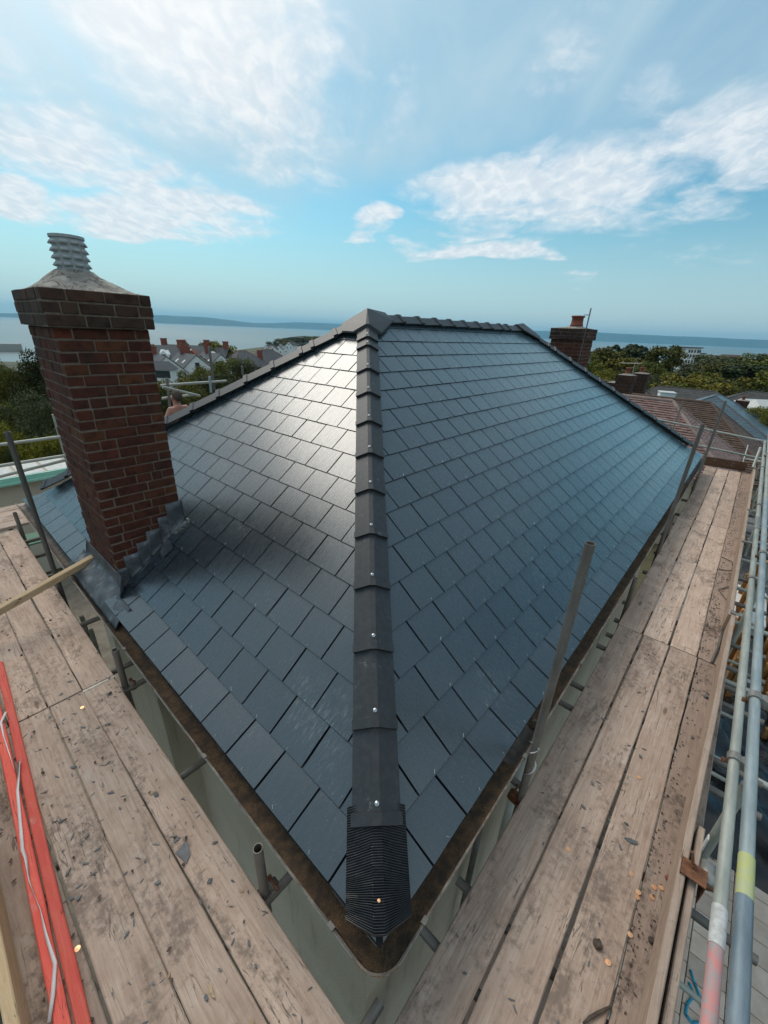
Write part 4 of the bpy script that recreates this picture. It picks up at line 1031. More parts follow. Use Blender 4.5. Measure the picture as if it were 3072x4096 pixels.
# toe-board clips
def clip_plate(x, y, mat, z=BZ + .15, s_=1.0):
    b = MB(); t_ = .005
    b.box((x - .035 * s_, y + .024, z - .06), (x + .035 * s_, y + .024 + t_, z + .085)); b.box((x - .035 * s_, y - .075, z + .080), (x + .035 * s_, y + .024 + t_, z + .086)); b.box((x - .035 * s_, y - .080, z - .05), (x + .035 * s_, y - .075, z + .086))
    c = b.make('toe_board_clip', mat, frame_t); bl = MB(); bl.tube((x + .02, y - .02, z + .08), (x + .035, y + .01, z + .165), .008, 8); bl.tube((x + .02, y - .02, z + .086), (x + .022, y - .015, z + .10), .014, 6); bl.tube((x, y - .08, z + .05), (x + .03, y - .16, z + .01), .010, 8); bl.make('bolt', 'rust', c)
clx = float(at_y((2735, 3470), -.935)[0]); clip_plate(clx, -.914 - (clx + .62) * .0183, 'rust', s_=1.35); clip_plate(4.33, -.985, 'coupler'); clip_plate(6.55, -.98, 'coupler'); clip_plate(8.14, -.985, 'coupler'); clip_plate(11.5, -.97, 'coupler')
b = MB(); b.tube((clx + .06, -.99, -.255), (clx + .06, -1.09, -.245), .036, 14); b.tube((clx + .02, -1.04, -.245), (clx + .14, -1.04, -.245), .034, 14); b.make('coupler', 'coupler', frame_t, True)
pt = at_y((2828, 3355), -1.0); MB().bev((pt[0] - .018, -1.006, pt[2] - .10), (pt[0] + .018, -.998, pt[2] + .02), .002).make('tag', 'white_plastic', frame_t)
# ribbon tied on the inner standard
pts = []
for i in range(26):
    a = i * .42; z = -.30 + .34 * i / 25; pts.append((1.285 + .027 * math.cos(a), -.118 + .027 * math.sin(a), z))
ribbon('ribbon', pts + [(1.27, -.10, .06), (1.25, -.09, .08)], .014, 'white ribbon wound round the upright tube by the gutter')

# ------------------------------------------------------------------ litter on the boards
def chips(name, area, n, mat, lo, hi, flat, seed, elong=2.5, zoff=0.001):
    r = random.Random(seed); b = MB()
    for _ in range(n):
        x, y = area(r); L = r.uniform(lo, hi); W = L / r.uniform(1.3, elong); T = min(W * flat, .012); a = r.uniform(0, PI); ca, sa = math.cos(a), math.sin(a); k = r.choice((4, 5)); P = []
        for i in range(k): t_ = 2 * PI * (i + r.uniform(-.25, .25)) / k; P.append((L / 2 * math.cos(t_), W / 2 * math.sin(t_)))
        z = BZ + zoff; b.poly([(x + p[0] * ca - p[1] * sa, y + p[0] * sa + p[1] * ca, z + r.uniform(-.0005, T * .5)) for p in P], (0, 0, 1), T)
    o = b.make(name, mat); o['kind'] = 'stuff'; return o
def clump(cx_, cy_, s_): return lambda r: (cx_ + r.gauss(0, s_), cy_ + r.gauss(0, s_))
def left_area(r):
    y = r.uniform(.05, 3.3); return r.uniform(-1.0 if r.random() < .5 else -.85, -.17), y
def right_area(r): return r.uniform(.1, 6.5) ** 1.0, r.uniform(-.93, -.15)
def row4(r): return r.uniform(.2, 11.5), -.81 - abs(r.gauss(0, .055))
tag(chips('slate_chips', left_area, 230, 'chip', .010, .046, .30, 1, 7.0), 'grey slate offcuts scattered over the left hand boards', 'slate chips')
tag(chips('slate_chips', right_area, 170, 'chip', .009, .036, .30, 2, 6.0), 'grey slate offcuts scattered over the right hand boards', 'slate chips')
tag(chips('mud_crumbs', row4, 620, 'mud', .004, .018, .5, 3, 2.4), 'dark mud crumbs along the foot of the toe boards', 'mud')
tag(chips('mud_crumbs', lambda r: (r.uniform(-1.0, -.84) if r.random() < .6 else r.uniform(-.83, -.17), r.uniform(.2, 6.4)), 240, 'mud', .005, .026, .5, 4, 2.2, .0065), 'dark mud crumbs and bark bits on the left hand boards', 'mud')
tag(chips('wood_shavings', lambda r: (r.uniform(-.95, -.2), r.uniform(.3, 2.8)), 50, 'batten', .010, .032, .2, 6, 6), 'pale splinters lying about the broken slate', 'splinters')
for i, (x, y) in enumerate(((1030, 2655 + 0), (690, 3015 - 380), (550, 3690 - 600))): pass
c7 = lambda x, y: (2200 + .631 * x, 2700 + .631 * y)
riv_px = [c7(565, 650), c7(515, 1260), c7(660, 1345), c7(705, 1348), c7(560, 1377), c7(553, 1407), c7(647, 1410), c7(508, 1645), c7(368, 1822), c7(117, 1105), (k_ * 395, 2600 + k_ * 1525), (k_ * 420, 2600 + k_ * 293)]
b = MB(); b.lathe([(.0130, 0), (.0130, .0012), (.004, .0016), (.002, .0020)], (0, 0, 0), 14); rme = mesh('disc_rivet', b.V, b.F, 'copper')
for i, q in enumerate(riv_px):
    p = at_z(q, BZ + .0015); o = obj('disc_rivet', rme, None, Matrix.Translation(p) @ Matrix.Rotation(random.uniform(-.15, .15), 4, 'X') @ Matrix.Rotation(random.uniform(0, 6), 4, 'Z'))
    if i < 10: tag(o, 'bright copper disc rivet dropped on the right hand boards', 'rivet', 'copper disc rivets on the right hand boards')
    else: tag(o, ('bright copper disc rivet on the muddy board next to the red laths', 'bright copper disc rivet among slate chips near the board joint')[i - 10], 'rivet', 'copper disc rivets on the left hand boards')
def flat_piece(name, px, mat, label, cat, th=.005, z=BZ + .001, pl=None):
    P = [at_z((k_ * x, 2600 + k_ * y) if pl is None else pl(x, y), z) for x, y in px]; c = np.mean(P, 0); a = sum(P[i][0] * P[(i + 1) % len(P)][1] - P[(i + 1) % len(P)][0] * P[i][1] for i in range(len(P)))
    if a < 0: P = P[::-1]
    o = MB().poly([p - c for p in P], (0, 0, 1), th).make(name, mat, None, mw=Matrix.Translation(c)); return tag(o, label, cat)
flat_piece('slate_fragment', [(895, 1040), (925, 1010), (945, 975), (962, 995), (972, 1045), (952, 1092), (925, 1065)], 'chip', 'broken triangular piece of grey slate on the boards', 'slate', .007)
flat_piece('slate_fragment', [(470, 1035), (500, 1035), (556, 1060), (552, 1078), (510, 1070)], 'chip', 'dark slate splinter beside the swirling wood grain', 'slate', .006, pl=c7)
flat_piece('bark_strip', [(205, 2205), (240, 2165), (300, 2130), (375, 2100), (385, 2112), (310, 2155), (250, 2190), (222, 2212)], 'mud', 'dark strip lying across two boards at the near end', 'strip', .012, pl=c7)
flat_piece('straw_curl', [(1065, 1715), (1080, 1712), (1092, 1760), (1102, 1780), (1085, 1775), (1070, 1745)], 'batten', 'yellow curled wood shaving on the bare board', 'shaving', .006)
def lump(name, px, r_, mat, label, cat, pl=c7):
    p = at_z(pl(*px), BZ); bm = bmesh.new(); bmesh.ops.create_icosphere(bm, subdivisions=2, radius=r_)
    for v in bm.verts: v.co *= 1 + .30 * vnoise(v.co * (2.2 / r_), 2); v.co.z *= .62
    me = bpy.data.meshes.new(name); bm.to_mesh(me); bm.free(); me.materials.append(M[mat]); tag(obj(name, me, None, (p[0], p[1], BZ + r_ * .45)), label, cat)
lump('mortar_lump', (298, 1712), .024, 'mud', 'brown clod with a twig on the bare board', 'clod'); lump('stone', (985, 140), .020, 'chip', 'dark pebble by the toe board', 'stone'); lump('brick_crumb', (742, 1290), .014, 'terracotta', 'small red brick crumb by the rusty clip', 'crumb'); lump('stone', (640, 1685), .016, 'mud', 'grey pebble among mud by the near toe board', 'stone')
def twig(name, pts, r_, mat, label, pl):
    b = MB(); P = [at_z(pl(*p), BZ + .010 + .004 * (i % 2)) for i, p in enumerate(pts)]
    for i in range(len(P) - 1): b.tube(P[i], P[i + 1], r_, 7)
    tag(b.make(name, mat, None, True), label, 'wire')
c35 = lambda x, y: (2600 + .4521 * x, 2000 + .4521 * y)
twig('bent_wire', [(640, 505), (725, 545), (732, 590), (720, 625), (590, 612)], .005, 'tube_dark', 'bent dark wire hooked over the third board gap', c35); twig('bent_wire', [(765, 748), (605, 790), (705, 922)], .0055, 'tube_dark', 'dark wire folded in a sharp V by the toe board', c35)
twig('black_stick', [(640, 1168), (610, 1290), (545, 1440)], .011, 'tube_dark', 'black stick lying at the board joint by the toe board', c35)

# ------------------------------------------------------------------ trees
def leaf_mat(name, c1, c2, c3):
    m, t, b = new_mat(name); g = t.n('ShaderNodeNewGeometry'); r = g.outputs['Random Per Island']; oi = t.n('ShaderNodeObjectInfo').outputs['Random']
    v, _ = obj_coord(t, 11); cl = t.noise(v, .9, 3)
    col = t.ramp(t.math('ADD', t.math('MULTIPLY', r, .55), t.math('MULTIPLY', cl, .45)), [(.2, c1), (.5, c2), (.8, c3)])
    hsv = t.n('ShaderNodeHueSaturation'); t.l.new(col, hsv.inputs['Color']); t.l.new(t.math('ADD', .8, t.math('MULTIPLY', oi, .4)), hsv.inputs['Value']); t.l.new(t.math('ADD', .485, t.math('MULTIPLY', oi, .03)), hsv.inputs['Hue'])
    setc(t, b, 'Base Color', hsv.outputs[0]); b.inputs['Roughness'].default_value = .65; b.inputs['Specular IOR Level'].default_value = .25
    return m
M['leaf_olive'] = leaf_mat('leaf_olive', (.034, .038, .004), (.088, .090, .008), (.185, .165, .018))
M['leaf_yellow'] = leaf_mat('leaf_yellow', (.068, .064, .005), (.150, .130, .008), (.260, .205, .018))
M['leaf_dark'] = leaf_mat('leaf_dark', (.015, .021, .004), (.034, .044, .008), (.074, .084, .016))
M['leaf_grey'] = leaf_mat('leaf_grey', (.044, .050, .018), (.080, .088, .034), (.145, .150, .065))
M['bark'] = mat_plain('bark', (.045, .035, .026), (.085, .068, .050), .95, 8, bmp=.6, bscale=30)
def fast_mesh(name, V, F4, mat):
    me = bpy.data.meshes.new(name); n = len(V); k = len(F4); me.vertices.add(n); me.vertices.foreach_set('co', V.astype(np.float32).ravel())
    me.loops.add(k * 4); me.loops.foreach_set('vertex_index', F4.astype(np.int32).ravel()); me.polygons.add(k)
    me.polygons.foreach_set('loop_start', np.arange(0, 4 * k, 4, dtype=np.int32)); me.update(calc_edges=True); me.materials.append(M[mat]); return me
def leaves(centres, normals, size, r):
    n = len(centres); nr = normals + r.normal(0, .55, (n, 3)); nr /= np.linalg.norm(nr, axis=1)[:, None]
    u = np.cross(nr, r.normal(0, 1, (n, 3))); u /= np.linalg.norm(u, axis=1)[:, None]; w = np.cross(nr, u); s = size * r.uniform(.55, 1.3, (n, 1)); a = s * r.uniform(.45, .8, (n, 1))
    V = np.empty((n, 4, 3)); V[:, 0] = centres - u * s * .5; V[:, 1] = centres - w * a * .5 + nr * s * .08; V[:, 2] = centres + u * s * .5; V[:, 3] = centres + w * a * .5 + nr * s * .08
    return V.reshape(-1, 3), np.arange(n * 4).reshape(-1, 4)
def crown_mesh(name, kind, n_leaf, leaf, mat, seed):
    """unit tree: height 1, crown around z .3 to 1; shapes: round, broad, cone, pine, hedge"""
    r = np.random.default_rng(seed); C = []; Rr = []
    for i in range({'round': 46, 'broad': 54, 'cone': 50, 'pine': 34, 'hedge': 60, 'bush': 44}[kind]):
        if kind == 'round':
            d = r.normal(0, 1, 3); d /= np.linalg.norm(d); c = np.array((0, 0, .60)) + d * np.array((.30, .30, .32)) * r.uniform(.35, 1) ** .5; q = r.uniform(.07, .135)
        elif kind == 'broad':
            d = r.normal(0, 1, 3); d /= np.linalg.norm(d); c = np.array((0, 0, .58)) + d * np.array((.46, .46, .33)) * r.uniform(.35, 1) ** .5; q = r.uniform(.08, .15)
        elif kind == 'cone':
            z = r.uniform(.12, .97); rad_ = .30 * (1 - z) ** .7 + .02; a = r.uniform(0, 6.28); c = np.array((rad_ * math.cos(a) * r.uniform(.4, 1), rad_ * math.sin(a) * r.uniform(.4, 1), z)); q = r.uniform(.05, .085) * (1.15 - .5 * z)
        elif kind == 'pine':
            z = r.uniform(.45, .98); rad_ = .38 * math.sin(min(1, (1.04 - z) / .5) * 1.5); a = r.uniform(0, 6.28); c = np.array((rad_ * math.cos(a), rad_ * math.sin(a), z)) * np.array((r.uniform(.5, 1), r.uniform(.5, 1), 1)); q = r.uniform(.06, .11)
        elif kind == 'hedge':
            c = np.array((r.uniform(-.9, .9), r.uniform(-.28, .28), r.uniform(.12, .88))); q = r.uniform(.10, .17)
        else:
            d = r.normal(0, 1, 3); d /= np.linalg.norm(d); c = np.array((0, 0, .48)) + d * np.array((.55, .55, .42)) * r.uniform(.4, 1) ** .5; q = r.uniform(.09, .17)
        C.append(c); Rr.append(q)
    C = np.array(C); Rr = np.array(Rr); w = Rr ** 2; idx = r.choice(len(C), n_leaf, p=w / w.sum()); d = r.normal(0, 1, (n_leaf, 3)); d[:, 2] += .25; d /= np.linalg.norm(d, axis=1)[:, None]
    lump_ = 1 + .22 * np.sin(d[:, :1] * 7 + idx[:, None]) * np.cos(d[:, 1:2] * 6 + idx[:, None] * 2)
    P = C[idx] + d * Rr[idx][:, None] * r.uniform(.72, 1.12, (n_leaf, 1)) * lump_ * np.array((1, 1, .82))
    V, F = leaves(P, d, leaf, r); return fast_mesh(name, V, F, mat), C
def trunk_mesh(C, seed, low=.32, r0=.028):
    r = random.Random(seed); b = MB(); P = [np.array((r.uniform(-.012, .012) * i, r.uniform(-.012, .012) * i, z)) for i, z in enumerate((-.05, .12, .28, .45, .6))]; rr = [r0, r0 * .85, r0 * .7, r0 * .5, r0 * .25]
    for i in range(4): b.tube(P[i], P[i + 1], rr[i], 8, rr[i + 1])
    for c in C[::2]:
        s_ = P[min(4, max(1, int(r.uniform(1.2, 4.2))))]; m = (s_ + c) / 2 + np.array((r.uniform(-.03, .03), r.uniform(-.03, .03), -.03)); b.tube(s_, m, r0 * .3, 5, r0 * .2); b.tube(m, c, r0 * .2, 5, r0 * .05)
    return mesh('trunk', b.V, b.F, 'bark', True)
PROTO = {}
def proto(kind, mat, fine, var):
    key = (kind, mat, fine, var)
    if key not in PROTO:
        n, lf = {0: (5200, .050), 1: (15000, .027), 2: (30000, .0185)}[fine]; sd_ = abs(hash((len(PROTO), fine))) % 1000 + 17 * var
        cm, C = crown_mesh('crown', kind, n, lf, mat, 31 + 13 * len(PROTO)); PROTO[key] = (cm, trunk_mesh(C, len(PROTO)))
    return PROTO[key]
def tree(px, dist, width_px, kind, mat, label, group, fine=0, var=0, name='tree', ground_z=None, cat='tree'):
    top = at_d(px, dist); gz = land_z(top[0], top[1]) if ground_z is None else ground_z
    h = max(1.5, top[2] - gz); wu = {'round': .76, 'broad': 1.1, 'cone': .55, 'pine': .8, 'hedge': 1.9, 'bush': 1.3}[kind]
    depth = (top - CAM) @ FWD; wid = width_px * depth / FPX; sxy = wid / wu
    t_ = thing(name, label, cat, (top[0], top[1], gz), group, random.uniform(0, 6.28) if kind != 'hedge' else YAW - PI / 2)
    cm, tm = proto(kind, mat, fine, var)
    for nm, me in (('trunk', tm), ('crown', cm)):
        o = obj(nm, me, t_, Matrix.Diagonal((sxy, sxy, h, 1)), local=True)
    return t_
RT = 'trees on the right beyond the neighbouring roofs'; LTm = 'trees in front of the white terrace'; LN = 'trees and shrubs behind the brick chimney'
TL = [  # px, distance, width px, shape, leaf, label
    ((2352, 1408), 85, 150, 'broad', 'leaf_olive', 'olive tree just right of the far chimney', RT),
    ((2432, 1379), 105, 200, 'round', 'leaf_olive', 'tall olive tree with a dark tuft on top, left of the dark pine', RT),
    ((2468, 1376), 125, 90, 'cone', 'leaf_dark', 'dark pointed tree behind the tall olive tree', RT),
    ((2500, 1420), 100, 190, 'broad', 'leaf_yellow', 'yellow green tree in front of the dark pine', RT),
    ((2545, 1384), 150, 170, 'pine', 'leaf_dark', 'dark flat topped pine against the sea', RT),
    ((2676, 1372), 130, 150, 'round', 'leaf_olive', 'tall dense tree standing left of the white flats', RT),
    ((2600, 1445), 105, 200, 'broad', 'leaf_olive', 'olive tree below the gap of sea', RT),
    ((2848, 1412), 165, 200, 'broad', 'leaf_grey', 'broad grey green tree right of the white flats', RT),
    ((2765, 1455), 115, 120, 'round', 'leaf_grey', 'rounded grey tree below the white flats', RT),
    ((2895, 1438), 150, 200, 'broad', 'leaf_olive', 'bushy tree below the distant brown roofs', RT),
    ((2960, 1417), 200, 200, 'broad', 'leaf_dark', 'dark broad tree on the skyline by the brown roofs', RT),
    ((3046, 1411), 190, 220, 'broad', 'leaf_olive', 'skyline tree furthest from the white flats', RT),
    ((2990, 1450), 130, 230, 'round', 'leaf_dark', 'dark rounded tree above the open field', RT),
    ((3150, 1420), 150, 300, 'broad', 'leaf_olive', 'olive tree beyond the end of the field', RT),
    ((2790, 1500), 78, 300, 'broad', 'leaf_yellow', 'big yellow green tree in front of the field', RT),
    ((2720, 1530), 74, 200, 'bush', 'leaf_olive', 'low olive bush beside the big yellow green tree', RT),
    ((2902, 1509), 84, 150, 'round', 'leaf_olive', 'small round tree standing alone before the field', RT),
    ((2836, 1476), 112, 130, 'round', 'leaf_yellow', 'small yellowish tree above the big one', RT),
    ((2626, 1494), 82, 80, 'bush', 'leaf_grey', 'pale silvery bush above the twin chimneys', RT),
    ((2690, 1488), 90, 150, 'bush', 'leaf_yellow', 'yellow scrub right of the silvery bush', RT),
    ((2560, 1465), 92, 170, 'broad', 'leaf_olive', 'olive tree behind the twin chimneys', RT),
    ((2425, 1474), 66, 170, 'broad', 'leaf_yellow', 'yellow green tree against the far hip of the roof', RT),
    ((2500, 1500), 62, 190, 'bush', 'leaf_olive', 'olive shrub behind the aerial', RT),
    ((3046, 1490), 92, 190, 'round', 'leaf_yellow', 'yellow green tree at the end of the field', RT),
    ((3060, 1538), 70, 190, 'bush', 'leaf_dark', 'dark shrub above the brown bungalow', RT),
    ((2960, 1548), 78, 170, 'bush', 'leaf_olive', 'olive hedge bush before the field edge', RT),
    ((3040, 1622), 47, 200, 'bush', 'leaf_yellow', 'yellowish shrub beside the blue slate roof', RT),
    ((3200, 1480), 90, 320, 'broad', 'leaf_olive', 'olive tree past the brown bungalow', RT),
    ((729, 1366), 135, 150, 'broad', 'leaf_yellow', 'yellowish tree rising behind the terrace chimneys', LTm),
    ((832, 1360), 128, 130, 'round', 'leaf_olive', 'smaller tree against the sea beside the terrace end', LTm),
    ((868, 1356), 124, 170, 'broad', 'leaf_yellow', 'large domed tree at the end of the terrace', LTm),
    ((945, 1417), 62, 220, 'broad', 'leaf_olive', 'leafy tree right of the tall scaffold pole', LTm),
    ((985, 1440), 58, 170, 'broad', 'leaf_dark', 'dark tree against the left slope hip tiles', LTm),
    ((790, 1456), 46, 220, 'broad', 'leaf_olive', 'leafy tree below the white gables', LTm),
    ((690, 1487), 38, 230, 'broad', 'leaf_yellow', 'yellow green tree above the person', LTm),
    ((880, 1478), 42, 220, 'broad', 'leaf_dark', 'dark leafy tree behind the scaffold rails', LTm),
    ((760, 1530), 30, 260, 'bush', 'leaf_olive', 'dense shrub behind the person and rails', LTm),
    ((640, 1540), 28, 200, 'bush', 'leaf_dark', 'dark shrub between the chimney and the person', LTm),
    ((900, 1560), 28, 250, 'bush', 'leaf_olive', 'shrub low behind the left slope', LTm),
]
for px, d, w, kd, mt, lb, gp in TL: tree(px, d, w, kd, mt, lb, gp, 1 if d < 70 else 0, int(px[0]) % 2)
for px, d, w, kd, mt, lb in [
    ((120, 1374), 27, 260, 'round', 'leaf_dark', 'dark feathery conifer behind the brick chimney'), ((190, 1400), 30, 330, 'round', 'leaf_dark', 'dark tree mostly hidden by the brick chimney'),
    ((5, 1432), 29, 240, 'broad', 'leaf_olive', 'olive tree by the breakwater'), ((-140, 1400), 30, 300, 'broad', 'leaf_olive', 'olive tree past the breakwater end'),
    ((110, 1525), 22, 420, 'bush', 'leaf_grey', 'big grey green shrub beside the brick chimney'), ((-90, 1560), 23, 300, 'bush', 'leaf_olive', 'olive shrub next to the grey green one'),
    ((330, 1560), 23, 380, 'bush', 'leaf_olive', 'shrub hidden behind the brick chimney'), ((60, 1680), 18.5, 330, 'bush', 'leaf_yellow', 'yellow green bush above the scaffold rail'), ((300, 1700), 18, 380, 'bush', 'leaf_dark', 'dark bush between rails and chimney'),
    ((-100, 1700), 18, 260, 'bush', 'leaf_dark', 'dark bush past the yellow green one')]: tree(px, d, w, kd, mt, lb, LN, 2, 0)
tree((130, 1800), 19.8, 620, 'hedge', 'leaf_yellow', 'clipped yellow green hedge below the scaffold rails', LN, 2, 0, 'hedge', cat='hedge')
for i, (x, y, d, w) in enumerate([(1090, 1362, 560, 60), (1130, 1352, 600, 90), (1175, 1345, 630, 100), (1215, 1342, 650, 110), (1255, 1340, 660, 110), (1150, 1365, 560, 70), (1200, 1368, 570, 90), (1290, 1345, 640, 120), (1110, 1375, 520, 50)]):
    tree((x, y), d, w, 'broad', ('leaf_dark', 'leaf_olive')[i % 2], 'small wooded clump tree on the distant headland', 'trees on the headland', 0, i % 2)

# ------------------------------------------------------------------ neighbouring and far houses
def tilemat(name, cols, rough=.8):
    m, t, b = new_mat(name); r = t.n('ShaderNodeNewGeometry').outputs['Random Per Island']; v = pos(t)
    col = t.ramp(t.math('ADD', t.math('ADD', .2, t.math('MULTIPLY', r, .35)), t.math('MULTIPLY', t.noise(v, .9, 4), .3)), cols); col = t.mix(t.math('MULTIPLY', t.smooth(t.noise(v, 6, 4), .5, .72), .5), col, cols[0][1])
    setc(t, b, 'Base Color', col); b.inputs['Roughness'].default_value = rough; return m
M['tile_pink'] = tilemat('tile_pink', [(.15, (.150, .075, .060)), (.5, (.235, .140, .120)), (.85, (.320, .215, .190))])
M['tile_brown'] = tilemat('tile_brown', [(.15, (.060, .034, .024)), (.5, (.105, .062, .044)), (.85, (.165, .105, .075))])
M['tile_slate'] = tilemat('tile_slate', [(.15, (.060, .090, .110)), (.5, (.080, .115, .135)), (.85, (.105, .145, .165))], .38)
M['tile_dark'] = tilemat('tile_dark', [(.15, (.040, .036, .034)), (.5, (.065, .060, .057)), (.85, (.095, .088, .082))])
M['tile_grey'] = tilemat('tile_grey', [(.15, (.055, .058, .062)), (.5, (.085, .088, .092)), (.85, (.120, .123, .126))])
M['ridge_clay'] = mat_plain('ridge_clay', (.30, .20, .165), (.22, .16, .14), .8, 9, vary=.4)
M['house_white'] = mat_plain('house_white', (.78, .78, .76), (.68, .69, .67), .8, .6)
M['house_cream'] = mat_plain('house_cream', (.52, .45, .35), (.46, .40, .32), .8, .6)
def tiled_face(mb, poly, gauge, tw, th=.02, seed=0):
    """rows of small tiles over a planar polygon whose first edge is the eave (left to right seen from outside)"""
    P = [np.array(p, float) for p in poly]; u = P[1] - P[0]; u /= np.linalg.norm(u); n = np.cross(u, P[2] - P[0]); n /= np.linalg.norm(n); v = np.cross(n, u)
    Q = [((p - P[0]) @ u, (p - P[0]) @ v) for p in P]; x0, x1 = min(q[0] for q in Q), max(q[0] for q in Q); y1 = max(q[1] for q in Q); r = random.Random(seed)
    for i in range(int(y1 / gauge) + 1):
        x = x0 - tw * (.5 if i % 2 else 0)
        while x < x1:
            w = tw * .965; pl = [(x, i * gauge), (x + w, i * gauge), (x + w, (i + 1.12) * gauge), (x, (i + 1.12) * gauge)]; x += tw
            for a, b_ in zip(Q, Q[1:] + Q[:1]):
                ex, ey = b_[0] - a[0], b_[1] - a[1]; pl = clip(pl, ey, -ex, ey * a[0] - ex * a[1])
                if len(pl) < 3: break
            if len(pl) < 3: continue
            dz = r.uniform(-.15, .25) * th; top = [P[0] + u * p[0] + v * p[1] + n * (th * (1 - .95 * (p[1] - i * gauge) / gauge / 1.12) + .012 + dz) for p in pl]; k = len(pl)
            bot = [P[0] + u * p[0] + v * p[1] + n * .004 for p in pl]; mb.add(top + bot, [tuple(range(k))] + [((j + 1) % k, j, k + j, k + (j + 1) % k) for j in range(k)])
def ridge_run(parent, a, b, r_, mat, L=.42):
    a = np.array(a, float); b = np.array(b, float); n = max(1, int(np.linalg.norm(b - a) / L)); cache = None; ax = (b - a) / np.linalg.norm(b - a); ln = np.linalg.norm(b - a) / n
    q = MB().tube((0, 0, 0), (0, 0, ln * 1.05), r_ * 1.08, 10, r_); me = mesh('ridge_tile', q.V, q.F, mat); 
    for i in range(n): o = obj('ridge_tile', me, parent, Matrix.Translation(a + ax * ln * i) @ Vector(ax).to_track_quat('Z', 'Y').to_matrix().to_4x4()); auto_smooth(o, 50) if i == 0 else None
def hip_house(name, label, A1, A2, w, h, wall_mat, tile, gauge, tw, ridge_mat='ridge_clay', faces='all', base=None, group=None, th=.02):
    """hipped roof: ridge A1-A2 (horizontal, along X or Y), eaves w out and h down"""
    A1 = np.array(A1, float); A2 = np.array(A2, float); x0, x1 = min(A1[0], A2[0]) - w, max(A1[0], A2[0]) + w; y0, y1 = min(A1[1], A2[1]) - w, max(A1[1], A2[1]) + w; z = A1[2] - h
    gz = land_z((x0 + x1) / 2, (y0 + y1) / 2) if base is None else base
    gz = min(gz, z - 2.4); t_ = thing(name, label, 'house', ((x0 + x1) / 2, (y0 + y1) / 2, gz), group)
    MB().box((x0 + .3, y0 + .3, gz - .5), (x1 - .3, y1 - .3, z)).make('wall', wall_mat, t_)
    c = [np.array(p) for p in ((x0, y0, z), (x1, y0, z), (x1, y1, z), (x0, y1, z))]; alongx = abs(A2[0] - A1[0]) >= abs(A2[1] - A1[1]); lo, hi = (A1, A2) if (A1 + .0)[0 if alongx else 1] <= A2[0 if alongx else 1] else (A2, A1)
    if alongx: fs = [(c[0], c[1], hi, lo), (c[1], c[2], hi), (c[2], c[3], lo, hi), (c[3], c[0], lo)]
    else: fs = [(c[0], c[1], lo), (c[1], c[2], hi, lo), (c[2], c[3], hi), (c[3], c[0], lo, hi)]
    d = MB()
    for f in fs: d.add(f, [tuple(range(len(f)))])
    d.add([p + np.array((0, 0, -.12)) for p in c] + c, [(0, 3, 2, 1), (0, 1, 5, 4), (1, 2, 6, 5), (2, 3, 7, 6), (3, 0, 4, 7)])
    rf = d.make('roof', tile, t_); tm = MB()
    for i, f in enumerate(fs): tiled_face(tm, f, gauge, tw, th, i)
    tm.make('roof_tiles', tile, rf, kind='stuff')
    if ridge_mat:
        ridge_run(rf, lo + (0, 0, .0), hi, .085, ridge_mat)
        for q, e in ((c[0], lo), (c[1], hi if alongx else lo), (c[2], hi), (c[3], lo if alongx else hi)): ridge_run(rf, q + np.array((0, 0, .02)), e, .075, ridge_mat)
    return t_, rf
def stack(parent, p, sx_, sy_, h, pots, mat='brick_mass', n=11):
    """brick stack built of courses with a stepped cap, pots and a cement top"""
    core = MB(); core.box((p[0] - sx_ / 2 + .01, p[1] - sy_ / 2 + .01, p[2]), (p[0] + sx_ / 2 - .01, p[1] + sy_ / 2 - .01, p[2] + h)); c = core.make('chimney', 'mortar', parent); b = MB(); H = h / n
    for i in range(n):
        e = .04 if i >= n - 2 else 0; o = i % 2 * .11
        for ax in (0, 1):
            L = (sx_, sy_)[ax] + 2 * e; xs = [-L / 2] + [x for x in np.arange(-L / 2 + .12 + o, L / 2 - .06, .23)] + [L / 2]
            for s_ in (-1, 1):
                for a, q in zip(xs[:-1], xs[1:]):
                    off = s_ * ((sy_, sx_)[ax] / 2 + e - .05); lo = [a + .006, off - .05, p[2] + i * H + .006]; hi = [q - .006, off + .05, p[2] + (i + 1) * H - .006]
                    if ax: lo[0], lo[1] = lo[1], lo[0]; hi[0], hi[1] = hi[1], hi[0]
                    b.box((lo[0] + p[0], lo[1] + p[1], lo[2]), (hi[0] + p[0], hi[1] + p[1], hi[2]))
    b.make('bricks', mat, c, kind='stuff'); MB().add([(p[0] + a * sx_ * .5, p[1] + e_ * sy_ * .5, p[2] + h - .01) for a, e_ in ((-1, -1), (1, -1), (1, 1), (-1, 1))] + [(p[0] + a * .16, p[1] + e_ * .16, p[2] + h + .07) for a, e_ in ((-1, -1), (1, -1), (1, 1), (-1, 1))], [(0, 1, 5, 4), (1, 2, 6, 5), (2, 3, 7, 6), (3, 0, 4, 7), (4, 5, 6, 7)]).make('cap', 'flaunching', c)
    for i in range(pots): MB().lathe([(.13, 0), (.12, .04), (.11, .28), (.14, .30), (.14, .34), (.10, .35)], (p[0], p[1] + (i - (pots - 1) / 2) * .32, p[2] + h + .03), 14).make('chimney_pot', 'terracotta', c, True)
    return c
